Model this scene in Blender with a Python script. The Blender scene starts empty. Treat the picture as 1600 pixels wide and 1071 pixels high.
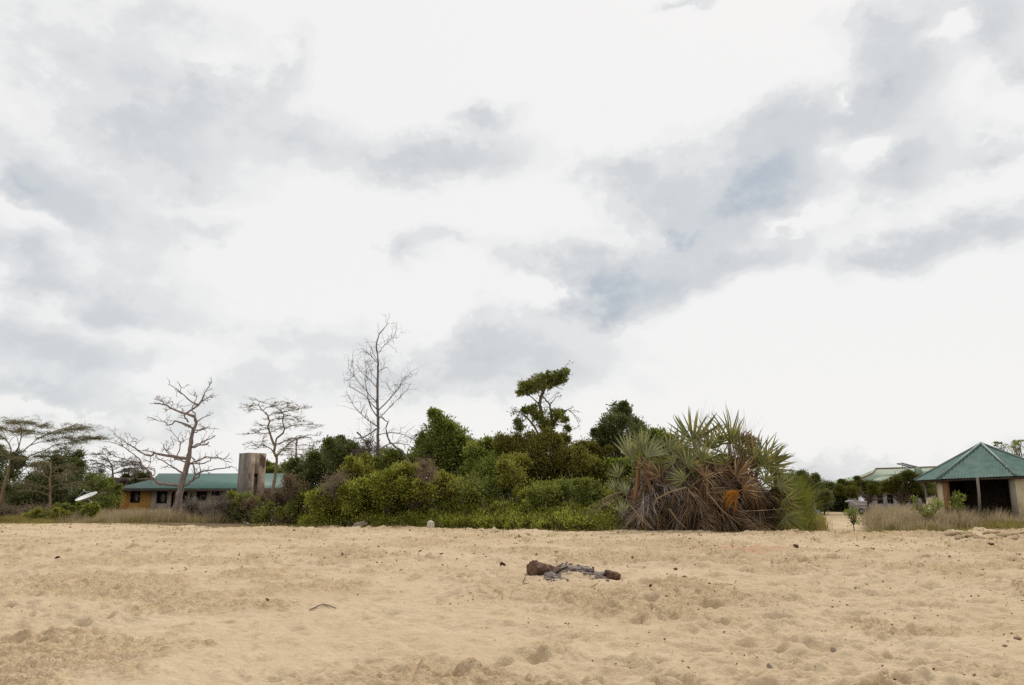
import bpy, math, random
import numpy as np
from mathutils import Vector

S = bpy.context.scene
COL = S.collection
rnd = random.Random(7)
RNG = np.random.default_rng(11)
PI = math.pi

# ------------------------------------------------------------------ camera
F = 1220.3
PITCH = math.atan((785.0 - 535.5) / F)
EYE = 1.5
cd = bpy.data.cameras.new('camera')
cd.lens = 18.0
cd.sensor_width = 23.6
cd.clip_start = 0.1
cd.clip_end = 6000
cam = bpy.data.objects.new('camera', cd)
COL.objects.link(cam)
cam.location = (0, 0, EYE)
cam.rotation_euler = (PI / 2 + PITCH, 0, 0)
S.camera = cam
S.view_settings.view_transform = 'Standard'
S.view_settings.look = 'None'
S.view_settings.exposure = 0.0
S.view_settings.gamma = 1.0
S.cycles.max_bounces = 6
S.cycles.diffuse_bounces = 3
S.cycles.transmission_bounces = 3
S.cycles.transparent_max_bounces = 4
S.cycles.use_denoising = False


def ray(px, py):
    u = (px - 800.0) / F
    v = (535.5 - py) / F
    c, s = math.cos(PITCH), math.sin(PITCH)
    return np.array([u, c - v * s, s + v * c])


def at(px, py, Y):
    """point of the place at distance Y that stands where the photo shows (px, py)"""
    r = ray(px, py)
    p = r * (Y / r[1])
    return np.array([p[0], p[1], p[2] + EYE])


# ------------------------------------------------------------------ sky and sun
SUN_EL, SUN_AZ = math.radians(52), math.radians(24)      # azimuth from +Y towards +X
W = bpy.data.worlds.new('World')
S.world = W
W.use_nodes = True
try:
    W.cycles.sampling_method = 'MANUAL'
    W.cycles.sample_map_resolution = 1024
except Exception:
    pass


def build_sky():
    nt = W.node_tree
    nt.nodes.clear()
    N, L = nt.nodes.new, nt.links.new
    out = N('ShaderNodeOutputWorld')

    def mth(op, a, b=None, clamp=False):
        n = N('ShaderNodeMath')
        n.operation = op
        n.use_clamp = clamp
        for i, x in enumerate((a, b)):
            if x is None:
                continue
            if isinstance(x, (int, float)):
                n.inputs[i].default_value = x
            else:
                L(x, n.inputs[i])
        return n.outputs[0]

    def vm(op, a, b):
        n = N('ShaderNodeVectorMath')
        n.operation = op
        for i, x in enumerate((a, b)):
            if isinstance(x, tuple):
                n.inputs[i].default_value = x
            else:
                L(x, n.inputs[i])
        return n.outputs[0]

    def noise(vec, scale, detail, rough):
        n = N('ShaderNodeTexNoise')
        n.inputs['Scale'].default_value = scale
        n.inputs['Detail'].default_value = detail
        n.inputs['Roughness'].default_value = rough
        L(vec, n.inputs['Vector'])
        return n

    tc = N('ShaderNodeTexCoord')
    sep = N('ShaderNodeSeparateXYZ')
    L(tc.outputs['Generated'], sep.inputs[0])
    az = mth('ARCTAN2', sep.outputs[0], sep.outputs[1])
    el = mth('ARCSINE', sep.outputs[2])
    cmb = N('ShaderNodeCombineXYZ')
    L(az, cmb.inputs[0])
    L(el, cmb.inputs[1])
    stretched = vm('MULTIPLY', tc.outputs['Generated'], (1.0, 1.0, 1.35))
    n1 = noise(stretched, 7.5, 4, 0.55)
    n2 = noise(stretched, 21.0, 6, 0.60)
    w1 = vm('MULTIPLY', vm('SUBTRACT', n1.outputs['Color'], (0.5, 0.5, 0.5)), (0.10, 0.085, 0.0))
    w2 = vm('MULTIPLY', vm('SUBTRACT', n2.outputs['Color'], (0.5, 0.5, 0.5)), (0.075, 0.055, 0.0))
    P = vm('ADD', vm('ADD', cmb.outputs[0], w1), w2)

    def azel(px, py):
        r = ray(px, py)
        r = r / np.linalg.norm(r)
        return math.atan2(r[0], r[1]), math.asin(r[2])

    def blobs(lst):
        acc = None
        for (px, py, rx, ry, rot, amp) in lst:
            rx, ry = rx * 1.72, ry * 1.72
            a, e = azel(px, py)
            a0, _ = azel(px - rx, py)
            a1, _ = azel(px + rx, py)
            _, e0 = azel(px, py + ry)
            _, e1 = azel(px, py - ry)
            mp = N('ShaderNodeMapping')
            mp.vector_type = 'TEXTURE'
            mp.inputs['Location'].default_value = (a, e, 0)
            mp.inputs['Rotation'].default_value = (0, 0, math.radians(rot))
            mp.inputs['Scale'].default_value = (abs(a1 - a0) / 2, abs(e1 - e0) / 2, 1)
            L(P, mp.inputs['Vector'])
            g = N('ShaderNodeTexGradient')
            g.gradient_type = 'QUADRATIC_SPHERE'
            L(mp.outputs[0], g.inputs[0])
            m = N('ShaderNodeMath')
            m.operation = 'MULTIPLY_ADD'
            L(g.outputs['Fac'], m.inputs[0])
            m.inputs[1].default_value = amp
            if acc is None:
                m.inputs[2].default_value = 0.0
            else:
                L(acc, m.inputs[2])
            acc = m.outputs[0]
        return acc

    DARK = [
        # the long diagonal bank right of centre
        (955, 462, 95, 50, 8, 1.7), (985, 430, 90, 40, 0, .75), (895, 400, 120, 36, -5, .85),
        (950, 500, 55, 28, 0, 1.0), (1085, 372, 80, 38, 10, 1.2), (1060, 310, 105, 60, 0, .75), (1190, 296, 95, 52, 12, 1.8),
        (985, 272, 110, 34, 0, .6), (1240, 285, 100, 40, 10, .5), (1215, 205, 150, 50, 12, .75),
        (1320, 190, 110, 55, 10, .55), (1400, 110, 90, 80, 30, .95), (1420, 255, 95, 58, 5, .85),
        (1370, 30, 80, 50, 0, .5), (1560, 45, 70, 75, 0, .75), (1500, 10, 120, 30, 0, .4), (1575, 120, 60, 35, 10, .45),
        (1425, 385, 130, 42, 5, 1.0), (1555, 350, 110, 36, 4, .7), (1170, 400, 170, 32, 16, .55),
        (1075, 450, 130, 30, 25, .5), (1565, 245, 60, 26, 0, .45),
        # small clouds left of it
        (675, 258, 150, 40, 4, .85), (760, 225, 85, 40, 0, .5), (775, 175, 55, 20, 0, .55),
        (628, 395, 50, 30, 20, .55), (700, 370, 50, 14, 0, .3), (780, 530, 110, 45, 15, .75), (830, 560, 140, 40, 0, .5),
        (640, 590, 190, 42, 5, .5), (470, 530, 160, 40, 0, .4), (880, 590, 160, 36, 0, .35), (1080, 5, 45, 12, 0, .6),
        (440, 110, 90, 34, 60, .45), (470, 215, 120, 55, 0, .5),
        # the broad grey mass on the left
        (120, 90, 190, 90, 0, 0.40), (250, 30, 150, 50, 0, 0.32), (210, 190, 170, 80, 20, 0.52), (330, 175, 130, 60, 30, 0.40),
        (290, 265, 140, 60, 0, 0.52), (150, 330, 150, 60, -25, 0.52), (320, 360, 110, 24, 0, 0.40),
        (200, 450, 190, 50, 0, 0.40), (60, 300, 120, 42, -38, 0.68), (25, 410, 110, 40, -25, 0.68), (185, 478, 120, 28, 0, 0.60),
        (40, 545, 200, 50, 0, 0.72), (120, 575, 150, 40, 0, 0.40), (60, 618, 150, 26, 0, 0.72), (290, 640, 130, 24, 5, 0.32),
        (170, 668, 130, 26, 0, 0.40), (400, 600, 120, 40, 10, 0.32),
        # low clouds on the right
        (1275, 722, 60, 20, 10, .6), (1370, 725, 90, 16, 8, .5), (1330, 748, 100, 14, 0, .45), (1560, 690, 100, 24, 0, .35),
        # gaps
        (1470, 50, 50, 20, 5, -.9), (1355, 238, 60, 24, 15, -.7), (1312, 152, 26, 16, 30, -.6),
        (872, 463, 44, 30, 0, -.7), (1135, 325, 30, 22, 0, -.3), (470, 400, 130, 70, 0, -.5), (60, 348, 70, 14, -20, -.4),
        (250, 590, 80, 20, 10, -.4), (80, 640, 110, 9, 5, -.5), (600, 60, 110, 60, 0, -.3), (1040, 378, 26, 24, 0, -.4),
        (1250, 345, 90, 10, 14, -.45), (330, 120, 60, 26, 20, -.25), (120, 250, 70, 26, 0, -.2),
    ]
    BLUE = [(170, 665, 190, 50, 0, .8), (60, 590, 180, 60, 0, .5), (230, 590, 120, 60, 0, .35), (70, 300, 130, 60, -38, .35), (30, 420, 100, 50, 0, .4),
            (190, 480, 120, 35, 0, .35), (980, 450, 90, 40, 0, .35), (1190, 295, 90, 40, 0, .35), (1090, 370, 70, 30, 0, .3),
            (320, 680, 150, 50, 0, .4), (700, 680, 200, 40, 0, .15), (1275, 725, 70, 25, 0, .3), (750, 700, 200, 40, 0, .2)]
    D = blobs(DARK)
    B = blobs(BLUE)
    # away from the photographed part of the sky the same cloud deck goes on as noise
    front = N('ShaderNodeMapRange')
    front.interpolation_type = 'SMOOTHSTEP'
    front.inputs['From Min'].default_value = 0.25
    front.inputs['From Max'].default_value = 0.75
    L(sep.outputs[1], front.inputs['Value'])
    n3 = noise(stretched, 2.6, 7, 0.6)
    rest = mth('MULTIPLY', mth('SUBTRACT', n3.outputs['Fac'], 0.42), 3.2, True)
    rest = mth('MULTIPLY', rest, mth('SUBTRACT', 1.0, front.outputs[0]))
    billow = mth('ADD', mth('MULTIPLY', n2.outputs['Fac'], 1.8), 0.10)
    D = mth('ADD', mth('MULTIPLY', D, billow), mth('MULTIPLY', rest, 0.32))
    D = mth('ADD', D, mth('MULTIPLY', mth('SUBTRACT', n2.outputs['Fac'], 0.5), 0.22))
    D = mth('SUBTRACT', 1.0, mth('EXPONENT', mth('MULTIPLY', D, -1.6)))
    ramp = N('ShaderNodeValToRGB')
    cr = ramp.color_ramp
    cr.interpolation = 'EASE'
    cr.elements[0].position = 0.04
    cr.elements[0].color = (0.905, 0.895, 0.885, 1)
    cr.elements[1].position = 1.0
    cr.elements[1].color = (0.44, 0.49, 0.555, 1)
    for pos, c in ((0.16, (0.86, 0.86, 0.855)), (0.36, (0.755, 0.765, 0.77)), (0.68, (0.635, 0.66, 0.68))):
        e = cr.elements.new(pos)
        e.color = (*c, 1)
    L(D, ramp.inputs[0])
    sky = N('ShaderNodeTexSky')
    sky.sky_type = 'NISHITA'
    sky.sun_disc = False
    sky.sun_elevation = SUN_EL
    sky.sun_rotation = SUN_AZ
    sky.air_density = 1.2
    sky.dust_density = 1.5
    bg_sky = N('ShaderNodeBackground')
    bg_sky.inputs['Strength'].default_value = 0.13
    L(sky.outputs[0], bg_sky.inputs['Color'])
    bg_cl = N('ShaderNodeBackground')
    L(ramp.outputs[0], bg_cl.inputs['Color'])
    mix = N('ShaderNodeMixShader')
    cover = mth('SUBTRACT', 0.97, mth('MULTIPLY', B, 0.13), True)
    L(cover, mix.inputs[0])
    L(bg_sky.outputs[0], mix.inputs[1])
    L(bg_cl.outputs[0], mix.inputs[2])
    L(mix.outputs[0], out.inputs['Surface'])


build_sky()

sd = bpy.data.lights.new('sun', 'SUN')
sd.energy = 2.2
sd.angle = math.radians(11)
sd.color = (1.0, 0.95, 0.87)
sun = bpy.data.objects.new('sun', sd)
COL.objects.link(sun)
sdir = Vector((math.sin(SUN_AZ) * math.cos(SUN_EL), math.cos(SUN_AZ) * math.cos(SUN_EL), math.sin(SUN_EL)))
sun.rotation_euler = sdir.to_track_quat('Z', 'Y').to_euler()
sun.location = (0, 0, 60)


# ------------------------------------------------------------------ helpers
def tag(o, label=None, cat=None, group=None, kind=None):
    if label:
        o['label'] = label
    if cat:
        o['category'] = cat
    if group:
        o['group'] = group
    if kind:
        o['kind'] = kind
    return o


def thing(name, label, cat, loc, group=None):
    o = bpy.data.objects.new(name, None)
    COL.objects.link(o)
    o.location = tuple(float(v) for v in loc)
    o.empty_display_size = 0.3
    return tag(o, label, cat, group)


class MB:
    """collects shapes; build() links them as one mesh object"""

    def __init__(self):
        self.v, self.f, self.n = [], [], 0

    def add(self, verts, faces):
        verts = np.asarray(verts, dtype=np.float64).reshape(-1, 3)
        self.v.append(verts)
        if isinstance(faces, np.ndarray):
            self.f.append(faces + self.n)
        else:
            for k in set(len(q) for q in faces):
                self.f.append(np.array([q for q in faces if len(q) == k], dtype=np.int64) + self.n)
        self.n += len(verts)

    def mesh(self, name, mat, origin=(0, 0, 0), smooth=False):
        v = np.concatenate(self.v) - np.asarray(origin, dtype=np.float64)
        me = bpy.data.meshes.new(name)
        tot = np.concatenate([np.full(len(f), f.shape[1]) for f in self.f])
        idx = np.concatenate([f.reshape(-1) for f in self.f])
        me.vertices.add(len(v))
        me.vertices.foreach_set('co', v.astype(np.float32).reshape(-1))
        me.loops.add(len(idx))
        me.loops.foreach_set('vertex_index', idx.astype(np.int32))
        me.polygons.add(len(tot))
        st = np.concatenate([[0], np.cumsum(tot)[:-1]])
        me.polygons.foreach_set('loop_start', st.astype(np.int32))
        me.polygons.foreach_set('loop_total', tot.astype(np.int32))
        if smooth:
            me.polygons.foreach_set('use_smooth', np.ones(len(tot), dtype=bool))
        me.update(calc_edges=True)
        me.validate()
        if mat:
            me.materials.append(mat)
        return me

    def build(self, name, mat, parent=None, smooth=False, origin=None):
        if parent is not None:
            org = tuple(parent.location)
            pp = parent.parent
            while pp is not None:
                org = tuple(a + b for a, b in zip(org, pp.location))
                pp = pp.parent
        else:
            org = origin or (0, 0, 0)
        o = bpy.data.objects.new(name, self.mesh(name, mat, org, smooth))
        COL.objects.link(o)
        if parent is not None:
            o.parent = parent
        else:
            o.location = tuple(float(x) for x in org)
        return o

    # --- shapes
    def box(self, c, s, rz=0.0, rx=0.0, ry=0.0):
        x, y, z = [q / 2.0 for q in s]
        v = np.array([[-x, -y, -z], [x, -y, -z], [x, y, -z], [-x, y, -z], [-x, -y, z], [x, -y, z], [x, y, z], [-x, y, z]])
        v = v @ rot(rx, ry, rz).T + np.asarray(c)
        self.add(v, [(0, 3, 2, 1), (4, 5, 6, 7), (0, 1, 5, 4), (1, 2, 6, 5), (2, 3, 7, 6), (3, 0, 4, 7)])

    def hexa(self, v8):
        self.add(v8, [(0, 3, 2, 1), (4, 5, 6, 7), (0, 1, 5, 4), (1, 2, 6, 5), (2, 3, 7, 6), (3, 0, 4, 7)])

    def tube(self, pts, rad, n=6, cap=True):
        pts = np.asarray(pts, dtype=np.float64)
        k = len(pts)
        rad = np.asarray(rad if hasattr(rad, '__len__') else [rad] * k, dtype=np.float64)
        d = np.gradient(pts, axis=0)
        d /= np.linalg.norm(d, axis=1)[:, None] + 1e-9
        ref = np.array([0, 0, 1.0]) if abs(d[:, 2]).mean() < 0.8 else np.array([1.0, 0.2, 0])
        a = np.cross(d, ref)
        a /= np.linalg.norm(a, axis=1)[:, None] + 1e-9
        b = np.cross(d, a)
        th = np.arange(n) * 2 * PI / n
        ring = pts[:, None, :] + rad[:, None, None] * (np.cos(th)[None, :, None] * a[:, None, :] + np.sin(th)[None, :, None] * b[:, None, :])
        i = np.arange(k - 1)[:, None] * n
        j = np.arange(n)[None, :]
        j2 = (j + 1) % n
        q = np.stack([i + j, i + j2, i + n + j2, i + n + j], axis=-1).reshape(-1, 4)
        self.add(ring.reshape(-1, 3), q)
        if cap:
            base = self.n - k * n
            self.f.append(np.array([list(range(base + n - 1, base - 1, -1))]))
            self.f.append(np.array([list(range(base + (k - 1) * n, base + k * n))]))

    def leaves(self, C, D, ln, aspect=0.42, rng=RNG, fold=0.0):
        """n diamond leaves at C pointing along D"""
        n = len(C)
        D = D / (np.linalg.norm(D, axis=1)[:, None] + 1e-9)
        R = rng.normal(size=(n, 3))
        Sd = np.cross(D, R)
        Sd /= np.linalg.norm(Sd, axis=1)[:, None] + 1e-9
        Nn = np.cross(D, Sd)
        ln = np.broadcast_to(ln, (n,))[:, None]
        mid = C + D * ln * 0.5 + Nn * ln * fold
        v = np.stack([C, mid + Sd * ln * aspect * 0.5, C + D * ln, mid - Sd * ln * aspect * 0.5], axis=1).reshape(-1, 3)
        q = np.arange(4 * n).reshape(n, 4)
        self.add(v, q)


def rot(rx=0, ry=0, rz=0):
    cx, sx, cy, sy, cz, sz = math.cos(rx), math.sin(rx), math.cos(ry), math.sin(ry), math.cos(rz), math.sin(rz)
    X = np.array([[1, 0, 0], [0, cx, -sx], [0, sx, cx]])
    Y = np.array([[cy, 0, sy], [0, 1, 0], [-sy, 0, cy]])
    Z = np.array([[cz, -sz, 0], [sz, cz, 0], [0, 0, 1]])
    return Z @ Y @ X


def smooth01(a, b, x):
    t = np.clip((x - a) / (b - a), 0, 1)
    return t * t * (3 - 2 * t)


def hash2(ix, iy, seed):
    h = (ix.astype(np.int64) * 374761393 + iy.astype(np.int64) * 668265263 + seed * 1274126177) & 0xFFFFFFFF
    h = ((h ^ (h >> 13)) * 1274126177) & 0xFFFFFFFF
    h = ((h ^ (h >> 16)) * 2246822519) & 0xFFFFFFFF
    return (h ^ (h >> 15)) / 4294967296.0


def vnoise(x, y, seed):
    ix, iy = np.floor(x), np.floor(y)
    fx, fy = x - ix, y - iy
    fx = fx * fx * fx * (fx * (fx * 6 - 15) + 10)
    fy = fy * fy * fy * (fy * (fy * 6 - 15) + 10)
    a, b = hash2(ix, iy, seed), hash2(ix + 1, iy, seed)
    c, d = hash2(ix, iy + 1, seed), hash2(ix + 1, iy + 1, seed)
    return (a * (1 - fx) + b * fx) * (1 - fy) + (c * (1 - fx) + d * fx) * fy - 0.5


def fbm(x, y, seed, octs=4, gain=0.5):
    s, a = 0, 1.0
    for k in range(octs):
        s = s + a * vnoise(x * 2 ** k + 17.3 * k, y * 2 ** k - 9.1 * k, seed + k)
        a *= gain
    return s


# ------------------------------------------------------------------ the lie of the land
def zbase(x, y):
    x, y = np.asarray(x, float), np.asarray(y, float)
    z = 0.35 * smooth01(9, 30, y)
    return z + 0.10 * fbm(x / 9.0, y / 9.0, 3, 2) * smooth01(3, 14, y)


RIM_PX = np.array([-600, -200, 0, 150, 350, 500, 673, 800, 900, 1000, 1120, 1240, 1350, 1450, 1600, 2000, 2400], float)
RIM_Y = np.array([60, 50, 46, 45, 38, 36.5, 35.0, 32.0, 30.6, 31.0, 30.0, 30.5, 29.5, 28.2, 31.0, 33, 36], float)


def px_of(x, y):
    return 800 + F * x / (np.maximum(y, 1.0) * 0.98)


def rim(px):
    return np.interp(px, RIM_PX, RIM_Y)


def gz(x, y):
    return float(zbase(x, y))


def gpt(px, py):
    r = ray(px, py)
    z = 0.2
    for _ in range(12):
        t = (z - EYE) / r[2]
        p = r * t
        z = gz(p[0], p[1])
    return np.array([p[0], p[1], z])


def base(px, Y):
    """ground point at distance Y below photo column px"""
    x = at(px, 800, Y)[0]
    return np.array([x, Y, gz(x, Y)])


# ------------------------------------------------------------------ materials
def mat(name):
    m = bpy.data.materials.new(name)
    m.use_nodes = True
    nt = m.node_tree
    nt.nodes.clear()
    out = nt.nodes.new('ShaderNodeOutputMaterial')
    return m, nt, out


def rgba(c):
    return (c[0], c[1], c[2], 1)


def ramp_node(nt, stops):
    r = nt.nodes.new('ShaderNodeValToRGB')
    cr = r.color_ramp
    while len(cr.elements) < len(stops):
        cr.elements.new(0.5)
    for e, (p, c) in zip(cr.elements, stops):
        e.position = p
        e.color = rgba(c)
    return r


def noise_node(nt, scale, detail=4, rough=0.55, coord='Object', stretch=None):
    tc = nt.nodes.new('ShaderNodeTexCoord')
    n = nt.nodes.new('ShaderNodeTexNoise')
    n.inputs['Scale'].default_value = scale
    n.inputs['Detail'].default_value = detail
    n.inputs['Roughness'].default_value = rough
    if stretch:
        mp = nt.nodes.new('ShaderNodeMapping')
        mp.inputs['Scale'].default_value = stretch
        nt.links.new(tc.outputs[coord], mp.inputs[0])
        nt.links.new(mp.outputs[0], n.inputs['Vector'])
    else:
        nt.links.new(tc.outputs[coord], n.inputs['Vector'])
    return n


def leaf_mat(name, cols, trans=0.35, clump=0.9, var=0.5, gloss=0.0):
    """cols: dark .. light natural colours of the leaves; varies leaf by leaf and bough by bough"""
    m, nt, out = mat(name)
    L = nt.links.new
    geo = nt.nodes.new('ShaderNodeNewGeometry')
    n = noise_node(nt, clump, 3, 0.6)
    mx = nt.nodes.new('ShaderNodeMath')
    mx.operation = 'MULTIPLY_ADD'
    L(n.outputs['Fac'], mx.inputs[0])
    mx.inputs[1].default_value = 1.9
    mx.inputs[2].default_value = -0.45 - var / 2
    ad = nt.nodes.new('ShaderNodeMath')
    ad.operation = 'MULTIPLY_ADD'
    L(geo.outputs['Random Per Island'], ad.inputs[0])
    ad.inputs[1].default_value = var
    L(mx.outputs[0], ad.inputs[2])
    k = len(cols)
    rp = ramp_node(nt, [(i / (k - 1), c) for i, c in enumerate(cols)])
    L(ad.outputs[0], rp.inputs[0])
    df = nt.nodes.new('ShaderNodeBsdfDiffuse')
    tr = nt.nodes.new('ShaderNodeBsdfTranslucent')
    mi = nt.nodes.new('ShaderNodeMixShader')
    mi.inputs[0].default_value = trans
    L(rp.outputs[0], df.inputs['Color'])
    L(rp.outputs[0], tr.inputs['Color'])
    L(df.outputs[0], mi.inputs[1])
    L(tr.outputs[0], mi.inputs[2])
    last = mi
    if gloss:
        gl = nt.nodes.new('ShaderNodeBsdfGlossy')
        gl.inputs['Roughness'].default_value = 0.45
        m2 = nt.nodes.new('ShaderNodeMixShader')
        m2.inputs[0].default_value = gloss
        L(mi.outputs[0], m2.inputs[1])
        L(gl.outputs[0], m2.inputs[2])
        last = m2
    L(last.outputs[0], out.inputs['Surface'])
    return m


def solid_mat(name, c1, c2, scale=3.0, rough=0.8, bump=0.0, bscale=30.0, stretch=None, detail=5, spec=0.3, c3=None, metal=0.0):
    m, nt, out = mat(name)
    L = nt.links.new
    n = noise_node(nt, scale, detail, 0.6, stretch=stretch)
    stops = [(0.3, c1), (0.68, c2)] if c3 is None else [(0.28, c1), (0.5, c2), (0.7, c3)]
    rp = ramp_node(nt, stops)
    L(n.outputs['Fac'], rp.inputs[0])
    p = nt.nodes.new('ShaderNodeBsdfPrincipled')
    p.inputs['Roughness'].default_value = rough
    p.inputs['Metallic'].default_value = metal
    p.inputs['Specular IOR Level'].default_value = spec
    L(rp.outputs[0], p.inputs['Base Color'])
    if bump:
        b = nt.nodes.new('ShaderNodeBump')
        b.inputs['Strength'].default_value = bump
        b.inputs['Distance'].default_value = 0.02
        n2 = noise_node(nt, bscale, 5, 0.6, stretch=stretch)
        L(n2.outputs['Fac'], b.inputs['Height'])
        L(b.outputs[0], p.inputs['Normal'])
    L(p.outputs[0], out.inputs['Surface'])
    return m


M = {}
M['leaf_dark'] = leaf_mat('dark_foliage', [(0.058, 0.066, 0.022), (0.12, 0.138, 0.038), (0.20, 0.22, 0.06)], 0.32, 1.1, 0.95, 0.04)
M['leaf_mid'] = leaf_mat('green_foliage', [(0.08, 0.09, 0.02), (0.185, 0.215, 0.036), (0.32, 0.35, 0.062)], 0.40, 1.1, 0.95, 0.03)
M['leaf_bright'] = leaf_mat('bright_foliage', [(0.105, 0.12, 0.024), (0.24, 0.28, 0.042), (0.38, 0.42, 0.075)], 0.44, 1.1, 0.95, 0.03)
M['leaf_yellow'] = leaf_mat('yellow_green_foliage', [(0.12, 0.11, 0.022), (0.28, 0.28, 0.04), (0.44, 0.42, 0.08)], 0.44, 1.1, 0.95, 0.03)
M['leaf_olive'] = leaf_mat('olive_vine_foliage', [(0.10, 0.08, 0.026), (0.20, 0.185, 0.042), (0.31, 0.30, 0.06)], 0.38, 1.1, 0.95)
M['leaf_acacia'] = leaf_mat('acacia_foliage', [(0.085, 0.09, 0.045), (0.14, 0.15, 0.07), (0.21, 0.215, 0.10)], 0.35, 0.8, 0.6)
M['leaf_acacia_green'] = leaf_mat('flat_top_foliage', [(0.060, 0.062, 0.016), (0.12, 0.125, 0.028), (0.19, 0.19, 0.045)], 0.34, 0.8, 0.6)
M['leaf_brown'] = leaf_mat('dry_brown_foliage', [(0.13, 0.085, 0.05), (0.23, 0.16, 0.095), (0.33, 0.25, 0.13)], 0.25, 1.0, 0.7)
M['leaf_grey'] = leaf_mat('grey_brown_foliage', [(0.075, 0.065, 0.05), (0.14, 0.12, 0.095), (0.21, 0.185, 0.14)], 0.2, 1.0, 0.7)
M['undergrowth'] = leaf_mat('undergrowth_foliage', [(0.095, 0.085, 0.024), (0.205, 0.235, 0.036), (0.335, 0.375, 0.06), (0.50, 0.46, 0.11)], 0.45, 1.1, 0.95)
M['palm_green'] = leaf_mat('green_palm_blade', [(0.07, 0.075, 0.014), (0.16, 0.18, 0.028), (0.33, 0.27, 0.055)], 0.35, 1.5, 0.7, 0.05)
M['palm_pale'] = leaf_mat('pale_palm_blade', [(0.10, 0.11, 0.04), (0.20, 0.22, 0.075), (0.32, 0.31, 0.13)], 0.35, 1.5, 0.7, 0.05)
M['palm_dry'] = leaf_mat('dry_palm_blade', [(0.08, 0.046, 0.026), (0.20, 0.125, 0.068), (0.42, 0.30, 0.17)], 0.2, 1.2, 0.8)
M['palm_grey'] = leaf_mat('grey_palm_blade', [(0.14, 0.115, 0.10), (0.31, 0.26, 0.22), (0.55, 0.48, 0.40)], 0.2, 1.2, 0.8)
M['palm_orange'] = leaf_mat('orange_palm_blade', [(0.22, 0.085, 0.015), (0.36, 0.15, 0.025), (0.45, 0.22, 0.04)], 0.3, 1.5, 0.6)
M['grass_dry'] = leaf_mat('dry_grass', [(0.24, 0.17, 0.10), (0.42, 0.33, 0.20), (0.56, 0.46, 0.29)], 0.4, 0.35, 0.6)
M['grass_olive'] = leaf_mat('olive_grass', [(0.16, 0.13, 0.045), (0.28, 0.245, 0.075), (0.40, 0.34, 0.12)], 0.35, 0.5, 0.7)
M['grass_green'] = leaf_mat('yellow_green_grass', [(0.13, 0.14, 0.025), (0.22, 0.235, 0.045), (0.31, 0.31, 0.08)], 0.4, 0.5, 0.7)
M['litter'] = leaf_mat('dead_leaf', [(0.09, 0.055, 0.032), (0.20, 0.135, 0.085), (0.34, 0.24, 0.15)], 0.1, 3.0, 1.0)
M['bark_pale'] = solid_mat('bleached_bark', (0.13, 0.10, 0.085), (0.31, 0.25, 0.215), 3.0, 0.9, 0.6, 18, (4, 4, 0.8))
M['bark_grey'] = solid_mat('grey_bark', (0.10, 0.08, 0.066), (0.21, 0.175, 0.145), 3.0, 0.9, 0.6, 20, (4, 4, 0.8))
M['bark_brown'] = solid_mat('brown_bark', (0.085, 0.06, 0.045), (0.19, 0.145, 0.105), 3.0, 0.9, 0.6, 20, (4, 4, 0.8))
M['bark_yellow'] = solid_mat('yellow_brown_bark', (0.16, 0.115, 0.06), (0.28, 0.205, 0.115), 3.0, 0.9, 0.4, 20, (4, 4, 0.8))
M['twig'] = solid_mat('dry_twig', (0.13, 0.10, 0.078), (0.30, 0.25, 0.20), 2.0, 0.95)
M['twig_dark'] = solid_mat('dark_twig', (0.07, 0.052, 0.04), (0.15, 0.115, 0.085), 2.0, 0.95)


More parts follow.
